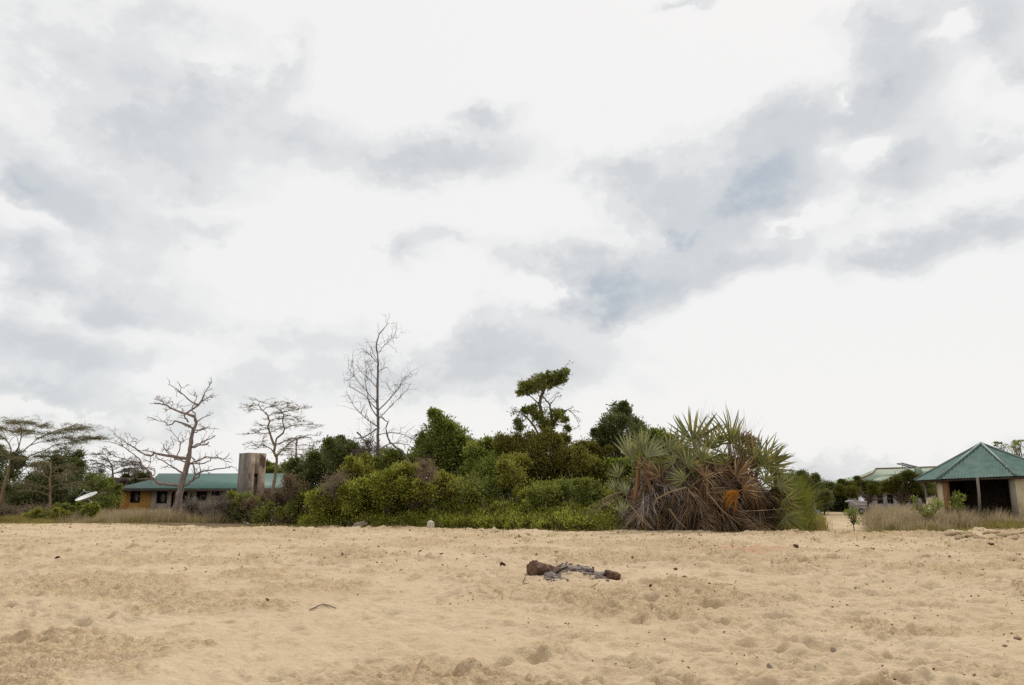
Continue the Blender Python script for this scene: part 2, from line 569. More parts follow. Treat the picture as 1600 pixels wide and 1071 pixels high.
def sand_mat():
    m, nt, out = mat('sand')
    L = nt.links.new
    at_ = nt.nodes.new('ShaderNodeAttribute')
    at_.attribute_name = 'soil'
    n1 = noise_node(nt, 0.35, 5, 0.6)
    n2 = noise_node(nt, 2.6, 6, 0.65)
    n3 = noise_node(nt, 130.0, 3, 0.7)
    n4 = noise_node(nt, 24.0, 6, 0.72)

    def mixc(fac, a, b, blend='MIX'):
        x = nt.nodes.new('ShaderNodeMix')
        x.data_type = 'RGBA'
        x.blend_type = blend
        for s, v in ((x.inputs[0], fac), (x.inputs[6], a), (x.inputs[7], b)):
            if isinstance(v, (int, float)):
                s.default_value = v
            elif isinstance(v, tuple):
                s.default_value = rgba(v)
            else:
                L(v, s)
        return x.outputs[2]

    def mr(v, a, b, c=0.0, d=1.0):
        x = nt.nodes.new('ShaderNodeMapRange')
        L(v, x.inputs[0])
        for i, q in enumerate((a, b, c, d)):
            x.inputs[i + 1].default_value = q
        return x.outputs[0]

    c = mixc(mr(n1.outputs['Fac'], .35, .65), (0.535, 0.412, 0.272), (0.585, 0.465, 0.322))
    c = mixc(mr(n2.outputs['Fac'], .38, .70, 0, 0.55), c, (0.47, 0.35, 0.215))
    c = mixc(mr(n4.outputs['Fac'], .48, .75, 0, 0.45), c, (0.38, 0.265, 0.155))
    ch = nt.nodes.new('ShaderNodeAttribute')
    ch.attribute_name = 'churn'
    chn = nt.nodes.new('ShaderNodeMath')
    chn.operation = 'MULTIPLY'
    L(ch.outputs['Fac'], chn.inputs[0])
    L(mr(n4.outputs['Fac'], .38, .62), chn.inputs[1])
    c = mixc(chn.outputs[0], c, (0.355, 0.245, 0.13))
    g = mr(n3.outputs['Fac'], .3, .7, 0.88, 1.10)
    gm = nt.nodes.new('ShaderNodeVectorMath')
    gm.operation = 'SCALE'
    L(c, gm.inputs[0])
    L(g, gm.inputs[3])
    c = gm.outputs[0]
    soil = mixc(mr(n2.outputs['Fac'], .35, .65), (0.12, 0.09, 0.055), (0.24, 0.18, 0.11))
    c = mixc(at_.outputs['Fac'], c, soil)
    clay = nt.nodes.new('ShaderNodeAttribute')
    clay.attribute_name = 'clay'
    c = mixc(clay.outputs['Fac'], c, (0.50, 0.285, 0.18))
    ash = nt.nodes.new('ShaderNodeAttribute')
    ash.attribute_name = 'ash'
    c = mixc(ash.outputs['Fac'], c, (0.15, 0.125, 0.11))
    p = nt.nodes.new('ShaderNodeBsdfPrincipled')
    p.inputs['Roughness'].default_value = 0.95
    p.inputs['Specular IOR Level'].default_value = 0.0
    L(c, p.inputs['Base Color'])
    b1 = nt.nodes.new('ShaderNodeBump')
    b1.inputs['Strength'].default_value = 0.8
    b1.inputs['Distance'].default_value = 0.045
    n5 = noise_node(nt, 14.0, 6, 0.62)
    L(n5.outputs['Fac'], b1.inputs['Height'])
    L(b1.outputs[0], p.inputs['Normal'])
    L(p.outputs[0], out.inputs['Surface'])
    return m


M['sand'] = sand_mat()


# ------------------------------------------------------------------ ground: one sheet
def dimples(x, y, cell, depth, seed, lx, ly, dens=0.8):
    """trodden hollows with a raised lip, scattered on a jittered grid"""
    ix, iy = np.floor(x / cell), np.floor(y / cell)
    z = np.zeros_like(x)
    for dx in (-1, 0, 1):
        for dy in (-1, 0, 1):
            a, b = ix + dx, iy + dy
            cx = (a + 0.1 + 0.8 * hash2(a, b, seed)) * cell
            cy = (b + 0.1 + 0.8 * hash2(a, b, seed + 1)) * cell
            th = hash2(a, b, seed + 2) * PI
            k = hash2(a, b, seed + 3)
            on = (k < dens) * (0.35 + 0.65 * hash2(a, b, seed + 4))
            sz = 0.7 + 0.6 * hash2(a, b, seed + 5)
            c, s = np.cos(th), np.sin(th)
            u = ((x - cx) * c + (y - cy) * s) / (lx * sz)
            v = (-(x - cx) * s + (y - cy) * c) / (ly * sz)
            r2 = u * u + v * v
            z += on * depth * (-np.exp(-r2 * 1.3) + 0.55 * np.exp(-((np.sqrt(r2) - 1.55) ** 2) * 3.5))
    return z


CLAY = [gpt(1158, 861), gpt(1200, 859)]
ASH = gpt(866, 906)
LOGP = gpt(852, 902)


def relief(X, Y):
    """height of the trodden sand surface, with the masks its material uses"""
    Z = zbase(X, Y)
    near = smooth01(2.0, 4.5, Y) * (1 - smooth01(36, 48, Y))
    px = px_of(X, Y)
    rimd = Y - rim(px)
    sandy = 1 - smooth01(-0.5, 1.0, rimd)
    wx, wy = X + 0.25 * fbm(X / .5, Y / .5, 91, 2), Y + 0.25 * fbm(X / .5, Y / .5, 95, 2)
    rough = 0.55 + 0.9 * smooth01(-0.25, 0.35, fbm(X / 3.1, Y / 3.1, 40, 3))
    d = 0.075 * fbm(X / 1.0, Y / 0.8, 50, 4, .55)
    d += rough * (dimples(wx, wy, 0.56, 0.085, 60, 0.17, 0.115) + dimples(wx, wy, 0.33, 0.040, 70, 0.085, 0.055) + dimples(wx, wy, 0.19, 0.020, 110, 0.05, 0.034))
    d += rough * 0.034 * fbm(X / .16, Y / .16, 80, 3, .6)
    churn = smooth01(-0.06, 0.30, fbm(X / 2.3, Y / 1.9, 45, 4, .6))
    calm = 1 - .85 * np.exp(-(((X - ASH[0] - .25) / 1.1) ** 2 + ((Y - ASH[1]) / 1.5) ** 2))
    churn = churn * calm
    rough = rough * calm
    rid = 1 - 2.2 * np.abs(fbm(wx / .26, wy / .20, 47, 4, .55))
    d += churn * 0.075 * (np.maximum(rid, 0) ** 1.5) + churn * .028 * np.abs(fbm(X / .07, Y / .07, 49, 2))
    d += rough * 0.012 * np.abs(fbm(X / .4, Y / .3, 84, 3, .6))
    Z += d * near * (0.25 + 0.75 * sandy)
    # low bank at the foot of the dry grass
    bank = np.exp(-((rimd + 0.2) / 0.8) ** 2) * smooth01(1330, 1480, px) * 0.10 * (0.6 + 1.6 * (fbm(X / .5, Y / .5, 33, 4) + .2))
    Z += bank
    # ash heap beside the log
    mx, my = ASH[0] + 0.18, ASH[1] + 0.12
    Z += 0.075 * np.exp(-(((X - mx) / 0.55) ** 2 + ((Y - my) / 0.45) ** 2)) * (1 + 0.6 * fbm(X / .12, Y / .12, 37, 2))
    return Z, px, rimd, churn, rid


def zsurf(x, y):
    return relief(np.atleast_1d(np.asarray(x, float)), np.atleast_1d(np.asarray(y, float)))[0]


def build_ground():
    ys = [-60, -30, -15, -8, -4, -1, 1, 2.5]
    y = 3.6
    while y < 34:
        ys.append(y)
        y *= 1.0040
    while y < 110:
        ys.append(y)
        y *= 1.012
    while y < 5200:
        ys.append(y)
        y *= 1.22
    ys = np.array(ys)
    nc = 900
    hw = np.where(ys < 3.6, 7.3 + (3.6 - ys) * 1.5, 4.0 + 0.92 * ys)
    t = np.linspace(-1, 1, nc)
    X = hw[:, None] * t[None, :]
    Y = np.repeat(ys[:, None], nc, axis=1)
    Z, px, rimd, churn, rid = relief(X, Y)
    path = smooth01(1262, 1284, px) * (1 - smooth01(1332, 1356, px)) * smooth01(20, 30, Y)
    wob = fbm(X / 1.2, Y / 1.2, 21, 3)
    soil = smooth01(-0.25, 1.2, rimd + 1.4 * wob)
    soil = soil * (1 - path * (1 - 0.35 * smooth01(40, 70, Y)))
    soil = np.clip(soil + 0.28 * smooth01(-6, -0.5, rimd) * smooth01(0.0, 0.35, fbm(X / .7, Y / 1.2, 25, 4)), 0, 1) * smooth01(10, 20, Y)
    clay = np.zeros_like(X)
    for p, rx, ry, a in ((CLAY[0], .46, 1.5, .7), (CLAY[1], .36, 1.2, .55)):
        q = np.sqrt(((X - p[0]) / rx) ** 2 + ((Y - p[1]) / ry) ** 2) + 0.7 * fbm(X / .25, Y / .35, 27, 3)
        clay = np.maximum(clay, a * (1 - smooth01(0.5, 1.2, q)))
    q = np.sqrt(((X - ASH[0] - .05) / .30) ** 2 + ((Y - ASH[1]) / .42) ** 2) + 0.9 * fbm(X / .16, Y / .22, 29, 3)
    ash = 0.75 * (1 - smooth01(0.45, 1.15, q))
    q = np.sqrt(((X - ASH[0] - .62) / .52) ** 2 + ((Y - ASH[1] - .42) / .26) ** 2) + 0.8 * fbm(X / .16, Y / .22, 31, 3)
    ash = np.maximum(ash, 0.9 * (1 - smooth01(0.5, 1.15, q)))
    nr = len(ys)
    i = np.arange(nr - 1)[:, None] * nc
    j = np.arange(nc - 1)[None, :]
    Q = np.stack([i + j, i + j + 1, i + nc + j + 1, i + nc + j], axis=-1).reshape(-1, 4)
    mb = MB()
    mb.add(np.stack([X, Y, Z], axis=-1).reshape(-1, 3), Q)
    o = mb.build('ground', M['sand'], smooth=True)
    for nm, arr in (('soil', soil), ('churn', churn * (0.35 + .65 * np.maximum(rid, 0))), ('clay', clay), ('ash', ash)):
        a = o.data.attributes.new(nm, 'FLOAT', 'POINT')
        a.data.foreach_set('value', arr.astype(np.float32).reshape(-1))
    tag(o, kind='structure')


build_ground()


# ------------------------------------------------------------------ plant builders
def lobe_leaves(mb, lobes, leaf, clumps, per, rng, aspect=0.42, flat=1.0, spread=0.38, shell=0.55, up=0.35):
    """lobes: rows x,y,z,R of a crown; fills each with clumps of leaves"""
    for (x, y, z, R) in lobes:
        k = max(3, int(clumps * 1.7 * (0.6 + R)))
        d = rng.normal(size=(k, 3))
        d /= np.linalg.norm(d, axis=1)[:, None]
        r = rng.random(k) ** shell
        c = np.array([x, y, z]) + d * (R * r * (0.82 + 0.36 * rng.random(k)))[:, None] * np.array([1, 1, flat])
        rc = R * spread * (0.6 + 0.8 * rng.random(k)) + leaf * 0.6
        m = int(per * 1.25)
        off = rng.normal(size=(k, m, 3)) * 0.48 * rc[:, None, None] * np.array([1, 1, 0.75 * flat + .1])
        C = (c[:, None, :] + off).reshape(-1, 3)
        D = off / (np.linalg.norm(off, axis=2)[..., None] + 1e-6) + 0.6 * d[:, None, :] + rng.normal(size=(k, m, 3)) * 0.6
        D[..., 2] += up
        D = D.reshape(-1, 3)
        ln = leaf * (0.6 + 0.8 * rng.random(len(C)))
        mb.leaves(C, D, ln, aspect, rng)


def limb(mb, a, b, r0, r1, rng, wob=0.12, n=6, k=6):
    a, b = np.asarray(a, float), np.asarray(b, float)
    t = np.linspace(0, 1, k)[:, None]
    ln = np.linalg.norm(b - a)
    p = a + (b - a) * t
    w = rng.normal(size=(k, 3)) * wob * ln / k
    w[0] = 0
    w[-1] = 0
    p = p + w
    p[1:-1, 2] += (np.sin(np.linspace(0, PI, k)) * 0.05 * ln)[1:-1]
    mb.tube(p, np.linspace(r0, r1, k), n)
    return p


def lobes_px(lst, Y, depth, rng, ox=0, oy=0, sc=1.0):
    """photo blobs (px, py, r) -> crown lobes, each at its own depth"""
    res = []
    for (px, py, r) in lst:
        yy = Y + rng.uniform(-depth, depth)
        p = at(ox + px / sc, oy + py / sc, yy)
        R = r / sc * yy / F
        res.append((p[0], p[1], p[2], R * rng.uniform(.82, 1.05)))
        for _ in range(2):
            d = rng.normal(size=3)
            d[2] += .2
            d /= np.linalg.norm(d)
            q = p + d * R * rng.uniform(.85, 1.15)
            res.append((q[0], q[1], q[2], R * rng.uniform(.22, .42)))
    return res


def leafy(name, label, cat, px, Y, lobes, leafm, leaf=0.11, clumps=26, per=26, seed=1, depth=1.2, barkm='bark_brown', aspect=0.42,
          trunk_r=0.09, flat=1.0, spread=0.38, stems=None, group=None, part_names=('crown', 'trunk'), ox=0, oy=0, sc=1.0, sink=0.0, twigs=0):
    rng = np.random.default_rng(seed)
    b = base(px, Y)
    b[2] -= sink
    t = thing(name, label, cat, b, group)
    lb = lobes_px(lobes, Y, depth, rng, ox, oy, sc)
    mb = MB()
    lobe_leaves(mb, lb, leaf, clumps, per, rng, aspect, flat, spread)
    mb.build(part_names[0], M[leafm], t)
    tb = MB()
    cen = np.mean([l[:3] for l in lb], axis=0)
    fork = b + (cen - b) * 0.35
    fork[2] = b[2] + (cen[2] - b[2]) * 0.35
    limb(tb, b - np.array([0, 0, .1]), fork, trunk_r, trunk_r * .8, rng)
    for l in lb:
        p = np.array(l[:3])
        limb(tb, fork, p + np.array([0, 0, l[3] * .3]), trunk_r * .55, 0.012, rng, 0.25)
        for q in range(twigs):
            d = rng.normal(size=3)
            d[2] = abs(d[2]) + .2
            d /= np.linalg.norm(d)
            limb(tb, p, p + d * l[3] * rng.uniform(.9, 1.5), 0.014, 0.005, rng, 0.3, 3, 4)
    tb.build(part_names[1], M[barkm], t, smooth=True)
    return t


def twig_bush(name, label, cat, px, Y, lobes, seed, n=220, twm='twig', leafm=None, leaf=0.06, per=4, depth=1.0, group=None, r=0.012):
    """a thicket of thin bare stems fanning from its foot through every lobe, with a few dry leaves"""
    rng = np.random.default_rng(seed)
    b = base(px, Y)
    t = thing(name, label, cat, b, group)
    lb = np.array(lobes_px(lobes, Y, depth, rng))
    tb, mb = MB(), MB()
    for i in range(n):
        l = lb[rng.integers(len(lb))]
        d = rng.normal(size=3)
        d /= np.linalg.norm(d)
        d[2] = d[2] * .8 + .25
        tip = l[:3] + d * l[3] * rng.uniform(.5, 1.1)
        foot = np.array([l[0] + rng.normal() * l[3] * .7, l[1] + rng.normal() * l[3] * .5, max(b[2], l[2] - l[3] * rng.uniform(.8, 2.2))])
        p = limb(tb, foot, tip, r * 1.3, r * .5, rng, 0.35, 3, 6)
        for j in range(3):
            k = rng.integers(2, 5)
            e = rng.normal(size=3)
            e[2] = abs(e[2]) * .8
            e /= np.linalg.norm(e)
            q = limb(tb, p[k], p[k] + e * rng.uniform(.25, .6), r * .7, r * .35, rng, 0.3, 3, 4)
            if leafm:
                C = q[rng.integers(1, 4, per)] + rng.normal(size=(per, 3)) * .06
                mb.leaves(C, rng.normal(size=(per, 3)), leaf * (0.6 + .8 * rng.random(per)), .45, rng)
    tb.build('stems', M[twm], t)
    if leafm:
        mb.build('foliage', M[leafm], t)
    return t


def branch_tree(name, label, cat, base_pt, paths, conv, Y, barkm, seed, twig_n=2, twig_len=0.5, zig=0.5, leafm=None, leaf=0.05, leaf_per=0,
                leaf_flat=False, depth=1.0, spray=0.0, group=None, extra=None, twig_r=0.013, droop=0.0, slim=0.8, flatz=.35, start=.33):
    """paths: (points in traced coordinates, r0, r1); every limb gets its own reach in depth; recursive twigs are added"""
    rng = np.random.default_rng(seed)
    t = thing(name, label, cat, base_pt, group)
    tb, mb = MB(), MB()
    ends = {}
    trunk_done = False
    for pi_, (pts, r0, r1) in enumerate(paths):
        key = None
        start_y = Y
        best = 1e9
        for k, v in ends.items():
            dd = (k[0] - pts[0][0]) ** 2 + (k[1] - pts[0][1]) ** 2
            if dd < best:
                best, start_y = dd, v
        slope = 0.0 if not trunk_done else rng.uniform(-depth, depth)
        P = []
        tot = sum(math.dist(pts[i], pts[i + 1]) for i in range(len(pts) - 1))
        acc = 0
        for i, q in enumerate(pts):
            if i:
                acc += math.dist(pts[i - 1], q)
            yy = start_y + slope * (acc / tot)
            px, py = conv(*q)
            P.append(at(px, py, yy))
            ends[(q[0], q[1])] = yy
            if i and i < len(pts):
                mx, my = (q[0] + pts[i - 1][0]) / 2, (q[1] + pts[i - 1][1]) / 2
                ends[(mx, my)] = start_y + slope * (acc - math.dist(pts[i - 1], q) / 2) / tot
        P = np.array(P)
        trunk_done = True
        # finer, slightly crooked line
        seg = []
        for i in range(len(P) - 1):
            for s in (0, 1 / 3, 2 / 3):
                q = P[i] * (1 - s) + P[i + 1] * s
                if s:
                    q = q + rng.normal(size=3) * 0.05 * np.linalg.norm(P[i + 1] - P[i]) * zig
                seg.append(q)
        seg.append(P[-1])
        seg = np.array(seg)
        rad = np.linspace(r0, r1, len(seg)) * (slim if pi_ else 1) * (1 + 0.10 * rng.normal(size=len(seg)))
        tb.tube(seg, np.maximum(rad, .004), 8 if r0 > .06 else 5)
        ln = np.linalg.norm(P[-1] - P[0])
        cnt = int(twig_n * max(1, ln / 0.5))
        if pi_ == 0:
            cnt = cnt // 4
        for _ in range(cnt):
            k = rng.integers(int(len(seg) * start), len(seg))
            dirn = seg[min(k + 1, len(seg) - 1)] - seg[max(k - 1, 0)]
            dirn /= np.linalg.norm(dirn) + 1e-9
            e = dirn * 0.7 + rng.normal(size=3) * 0.65
            if leaf_flat:
                e[2] *= flatz
            else:
                e[2] += 0.25 - droop
            e /= np.linalg.norm(e)
            l1 = twig_len * rng.uniform(.4, 1.1)
            q = limb(tb, seg[k], seg[k] + e * l1, twig_r * 1.2, twig_r * .6, rng, .4, 4, 5)
            for _2 in range(2):
                k2 = rng.integers(2, 5)
                e2 = e + rng.normal(size=3) * .7
                if leaf_flat:
                    e2[2] *= .35
                e2 /= np.linalg.norm(e2)
                q2 = limb(tb, q[k2], q[k2] + e2 * l1 * rng.uniform(.3, .7), twig_r * .7, twig_r * .35, rng, .4, 3, 4)
                if leafm and leaf_per:
                    for qq in (q, q2):
                        m = leaf_per
                        s = rng.random(m)
                        C = qq[0] * (1 - s[:, None]) + qq[-1] * s[:, None] + rng.normal(size=(m, 3)) * np.array([.10, .10, .05])
                        mb.leaves(C, rng.normal(size=(m, 3)) * np.array([1, 1, .6]), leaf * (0.6 + .8 * rng.random(m)), .45, rng)
    if extra:
        extra(mb, rng)
    o = tb.build('trunk', M[barkm], t, smooth=True)
    if leafm and mb.n:
        mb.build('crown', M[leafm], t)
    return t


def conv(ox, oy, sc):
    return lambda X, Y: (ox + X / sc, oy + Y / sc)


# ------------------------------------------------------------------ bare and thin trees
c7 = conv(140, 590, 6.3)
DEAD = [
    ([(845, 1330), (880, 1180), (900, 1070), (945, 930), (965, 830), (985, 740), (1000, 640), (1015, 540), (1050, 450), (1035, 385), (985, 370)], .21, .07),
    ([(1030, 385), (985, 370), (900, 345), (820, 310), (740, 270), (690, 258), (635, 255)], .095, .035),
    ([(740, 270), (705, 225), (690, 180)], .03, .012), ([(720, 240), (665, 225), (630, 215)], .02, .01), ([(750, 262), (800, 240), (820, 235)], .03, .012),
    ([(800, 310), (750, 318), (720, 300)], .03, .012), ([(930, 350), (915, 310), (870, 270)], .035, .012),
    ([(950, 355), (1000, 320), (1070, 275), (1110, 210), (1140, 140), (1180, 80), (1210, 40)], .075, .018),
    ([(1070, 275), (1010, 245), (950, 195), (890, 145), (840, 105), (800, 75), (775, 75)], .055, .016),
    ([(1040, 262), (1055, 190), (1000, 165), (965, 130)], .035, .012), ([(890, 145), (900, 100), (880, 68)], .028, .01),
    ([(1090, 245), (1150, 210), (1235, 170)], .03, .01), ([(1140, 140), (1185, 122), (1220, 120)], .022, .01), ([(1095, 245), (1160, 230)], .03, .015),
    ([(1035, 385), (1040, 350), (1010, 335), (1010, 290), (1020, 270)], .05, .03),
    ([(1060, 435), (1100, 405), (1145, 385), (1190, 372)], .045, .02),
    ([(1020, 505), (970, 470), (900, 445), (840, 428), (815, 460), (765, 470), (745, 440), (690, 430), (625, 410)], .075, .016),
    ([(900, 445), (940, 480), (1000, 492)], .035, .03), ([(970, 440), (940, 400), (930, 370)], .05, .04),
    ([(1045, 520), (1100, 510), (1165, 497)], .05, .035), ([(1035, 540), (1090, 522), (1140, 515)], .05, .03),
    ([(1000, 690), (1060, 655), (1130, 625), (1190, 605), (1235, 575)], .06, .025), ([(1010, 690), (1090, 665), (1150, 660), (1175, 640)], .06, .04),
    ([(960, 800), (890, 790), (800, 775), (710, 760), (640, 745), (610, 770), (560, 765), (500, 735), (440, 690), (370, 650), (310, 610), (255, 575)], .11, .02),
    ([(640, 745), (590, 725), (500, 720)], .045, .02), ([(440, 690), (470, 640)], .025, .012), ([(400, 660), (350, 580)], .025, .01), ([(400, 660), (430, 610)], .02, .01),
    ([(790, 775), (740, 700), (700, 640)], .035, .012), ([(860, 785), (890, 690), (895, 640), (830, 560), (750, 500)], .045, .012), ([(895, 640), (950, 585)], .025, .01),
    ([(820, 775), (770, 720), (755, 660)], .03, .01), ([(760, 720), (830, 670)], .02, .01),
    ([(945, 840), (890, 810), (840, 810), (830, 785)], .06, .04),
    ([(925, 950), (870, 915), (800, 870), (740, 830), (650, 780)], .075, .03),
    ([(905, 1065), (800, 1055), (700, 1050), (655, 1030), (640, 1000), (600, 980), (605, 940), (560, 910), (510, 860), (500, 820), (440, 760), (360, 700), (270, 655), (190, 630)], .11, .018),
    ([(500, 840), (420, 830), (330, 800), (240, 770), (150, 725)], .05, .014), ([(560, 905), (595, 850), (600, 790)], .035, .014), ([(600, 905), (640, 900), (635, 960)], .03, .02),
    ([(640, 1010), (560, 1000), (470, 1000)], .05, .02),
    ([(975, 850), (1050, 830), (1110, 800), (1150, 780), (1230, 790), (1310, 805), (1395, 840)], .07, .02),
    ([(980, 850), (1020, 850), (1100, 850), (1190, 820), (1190, 790)], .06, .03), ([(975, 770), (1010, 790), (1050, 830)], .045, .03),
    ([(930, 1065), (1020, 1010), (1040, 960), (1035, 930), (1020, 860)], .10, .05), ([(1040, 960), (1100, 930), (1200, 915), (1310, 895), (1400, 875)], .065, .025),
    ([(1030, 1000), (1075, 985), (1090, 930), (1080, 850)], .05, .025),
]
YD = 48
branch_tree('dead_tree', 'large leafless grey dead tree with crooked limbs standing before the long green roofed house', 'tree', base(274, YD), DEAD, c7, YD, 'bark_pale',
            5, twig_n=1.3, twig_len=0.55, zig=0.6, depth=1.6, twig_r=.015, slim=.86)

c6 = conv(380, 610, 9.733)
ACA = [
    ([(430, 1600), (470, 1400), (500, 1200), (508, 1020), (470, 950), (485, 850), (440, 760), (405, 650), (375, 560), (400, 470), (370, 380), (295, 310), (230, 220)], .10, .03),
    ([(485, 830), (510, 730), (610, 650), (630, 590), (600, 480), (615, 370), (580, 320), (500, 250)], .07, .025),
    ([(508, 1010), (550, 950), (620, 890), (700, 800), (830, 740), (980, 680), (1160, 690)], .07, .012),
    ([(490, 830), (600, 790), (720, 740), (850, 730)], .05, .015), ([(470, 950), (420, 890), (340, 850), (280, 830), (200, 890), (80, 890)], .05, .012),
    ([(340, 850), (290, 790), (310, 740)], .025, .01), ([(280, 830), (200, 830), (130, 800)], .025, .01),
    ([(405, 650), (300, 655), (180, 650), (60, 665)], .04, .01), ([(200, 640), (260, 600), (370, 595)], .025, .015), ([(405, 640), (470, 620), (600, 560)], .04, .02),
    ([(375, 545), (330, 530), (290, 540)], .03, .012), ([(385, 580), (450, 560), (510, 600)], .03, .012),
    ([(625, 590), (720, 540), (860, 520), (1040, 575)], .04, .01), ([(860, 520), (960, 520), (1060, 512)], .025, .01),
    ([(400, 465), (500, 430), (590, 435)], .035, .012), ([(610, 440), (720, 440), (830, 490), (880, 470)], .035, .012),
    ([(620, 365), (720, 390), (820, 430)], .03, .012), ([(380, 400), (440, 350), (560, 345)], .035, .015),
    ([(590, 330), (680, 320), (760, 305), (930, 275)], .035, .012), ([(560, 310), (640, 260), (700, 230), (680, 170)], .03, .01), ([(640, 260), (760, 270), (840, 290)], .025, .01),
    ([(295, 305), (200, 290), (80, 310)], .03, .01), ([(230, 220), (120, 240), (20, 265)], .03, .01), ([(235, 215), (250, 180), (310, 185)], .03, .01), ([(250, 180), (200, 145)], .02, .008),
    ([(230, 230), (160, 205), (100, 235)], .025, .01), ([(300, 305), (350, 265), (480, 235), (620, 215)], .035, .01), ([(380, 262), (480, 200)], .02, .008),
    ([(520, 940), (580, 900), (740, 905)], .03, .01),
]
YA = 47
branch_tree('acacia_tree', 'thin yellow barked acacia with sparse flat tiers of twigs rising beside the concrete tower', 'tree', base(424, YA), ACA, c6, YA, 'bark_yellow',
            6, twig_n=3, twig_len=0.55, zig=0.4, leafm='leaf_acacia', leaf=.06, leaf_per=5, leaf_flat=True, depth=1.3, twig_r=.012)
AC2 = [
    ([(700, 1500), (750, 1250), (805, 1071), (805, 840), (830, 740), (880, 680)], .07, .02),
    ([(805, 850), (900, 830), (1010, 845)], .03, .01), ([(805, 900), (880, 905), (960, 890)], .03, .01), ([(805, 980), (880, 980), (930, 995)], .03, .01),
    ([(805, 900), (700, 885), (600, 885)], .03, .01), ([(805, 1000), (700, 985), (560, 980)], .03, .01), ([(770, 1150), (735, 1060), (740, 930)], .03, .01),
    ([(810, 830), (760, 790), (700, 790)], .03, .01), ([(960, 1000), (1040, 880), (1080, 780), (1020, 720)], .025, .008), ([(1080, 790), (1160, 780)], .02, .008),
]
branch_tree('acacia_tree', 'slender small acacia with short side twigs just right of the yellow barked acacia', 'tree', base(452, YA - 1), AC2, c6, YA - 1, 'bark_yellow',
            7, twig_n=3, twig_len=0.45, zig=0.3, leafm='leaf_acacia', leaf=.06, leaf_per=4, leaf_flat=True, depth=.8, twig_r=.011)

c3 = conv(500, 490, 4.656)
TALL = [
    ([(420, 1500), (420, 1060), (420, 900), (420, 700), (418, 550), (422, 420), (422, 340), (410, 230), (430, 150), (485, 85), (490, 50)], .095, .008),
    ([(425, 290), (470, 230), (545, 155)], .03, .008), ([(418, 345), (385, 290), (375, 240)], .025, .008), ([(418, 360), (375, 310), (335, 285)], .022, .008),
    ([(422, 430), (465, 400), (495, 390)], .03, .015), ([(415, 540), (350, 470), (285, 410)], .035, .012), ([(340, 470), (335, 420), (330, 345)], .02, .007),
    ([(413, 480), (370, 430), (350, 360)], .028, .008), ([(415, 650), (350, 580), (250, 460), (205, 405)], .045, .01), ([(250, 460), (240, 380)], .015, .006),
    ([(415, 700), (360, 640), (330, 600), (220, 535)], .045, .01), ([(415, 750), (370, 680), (345, 600), (330, 500), (340, 430)], .05, .01),
    ([(412, 820), (330, 760), (250, 680), (210, 600)], .045, .01), ([(425, 705), (490, 640), (545, 580), (600, 500), (655, 440)], .05, .01),
    ([(430, 765), (500, 690), (560, 630), (630, 560)], .04, .01), ([(545, 580), (520, 560), (500, 540)], .02, .01), ([(560, 560), (560, 520)], .015, .008),
    ([(412, 840), (310, 905), (250, 910), (290, 960)], .055, .015), ([(270, 865), (330, 930), (375, 1000)], .06, .04), ([(340, 745), (370, 800), (370, 860), (330, 840)], .03, .01),
    ([(425, 885), (500, 865), (570, 875), (700, 915)], .035, .012), ([(425, 990), (500, 950), (570, 945), (650, 960)], .04, .015),
    ([(420, 960), (380, 900), (375, 880)], .03, .01),
]
YT = 42
branch_tree('bare_tree', 'tall slim leafless tree with fine upswept branches rising above the thicket', 'tree', base(590, YT), TALL, c3, YT, 'bark_grey',
            8, twig_n=3.3, twig_len=0.8, zig=0.3, depth=1.4, twig_r=.0075, slim=.72)
branch_tree('dead_sapling', 'curved dead grey sapling leaning up right of the tall bare tree', 'tree', base(640, 39), [
    ([(720, 1500), (660, 1100), (600, 1005), (560, 980), (510, 940), (490, 890), (480, 830), (495, 790), (430, 750)], .07, .02),
    ([(490, 880), (520, 860), (560, 870)], .02, .008), ([(482, 830), (505, 775)], .02, .008), ([(470, 770), (440, 740), (440, 720)], .02, .01)],
    c3, 39, 'bark_grey', 9, twig_n=1.2, twig_len=.4, depth=.4, twig_r=.01)

# far thin umbrella tree behind the stone stack
c1 = conv(160, 690, 8.0)
branch_tree('acacia_tree', 'pale almost bare umbrella acacia behind the dark stone stack', 'tree', base(178, 84), [
    ([(150, 900), (130, 470), (130, 370), (110, 290), (60, 200)], .13, .04), ([(130, 370), (60, 320), (0, 300), (-40, 330)], .05, .015),
    ([(130, 350), (220, 320), (330, 290), (450, 280)], .06, .02), ([(130, 400), (260, 360), (350, 335), (480, 335)], .05, .02), ([(110, 290), (60, 240), (10, 225)], .04, .015),
    ([(110, 280), (150, 250), (240, 260), (400, 265)], .05, .02), ([(130, 410), (200, 380), (280, 370), (420, 360)], .04, .02), ([(60, 200), (20, 165), (-30, 160)], .03, .015),
    ([(60, 200), (100, 150), (60, 120)], .03, .015), ([(60, 320), (-20, 280), (-60, 270)], .03, .015)],
    c1, 84, 'bark_grey', 10, twig_n=3.5, twig_len=1.1, leafm='leaf_grey', leaf=.12, leaf_per=7, leaf_flat=True, depth=1.5, twig_r=.02)

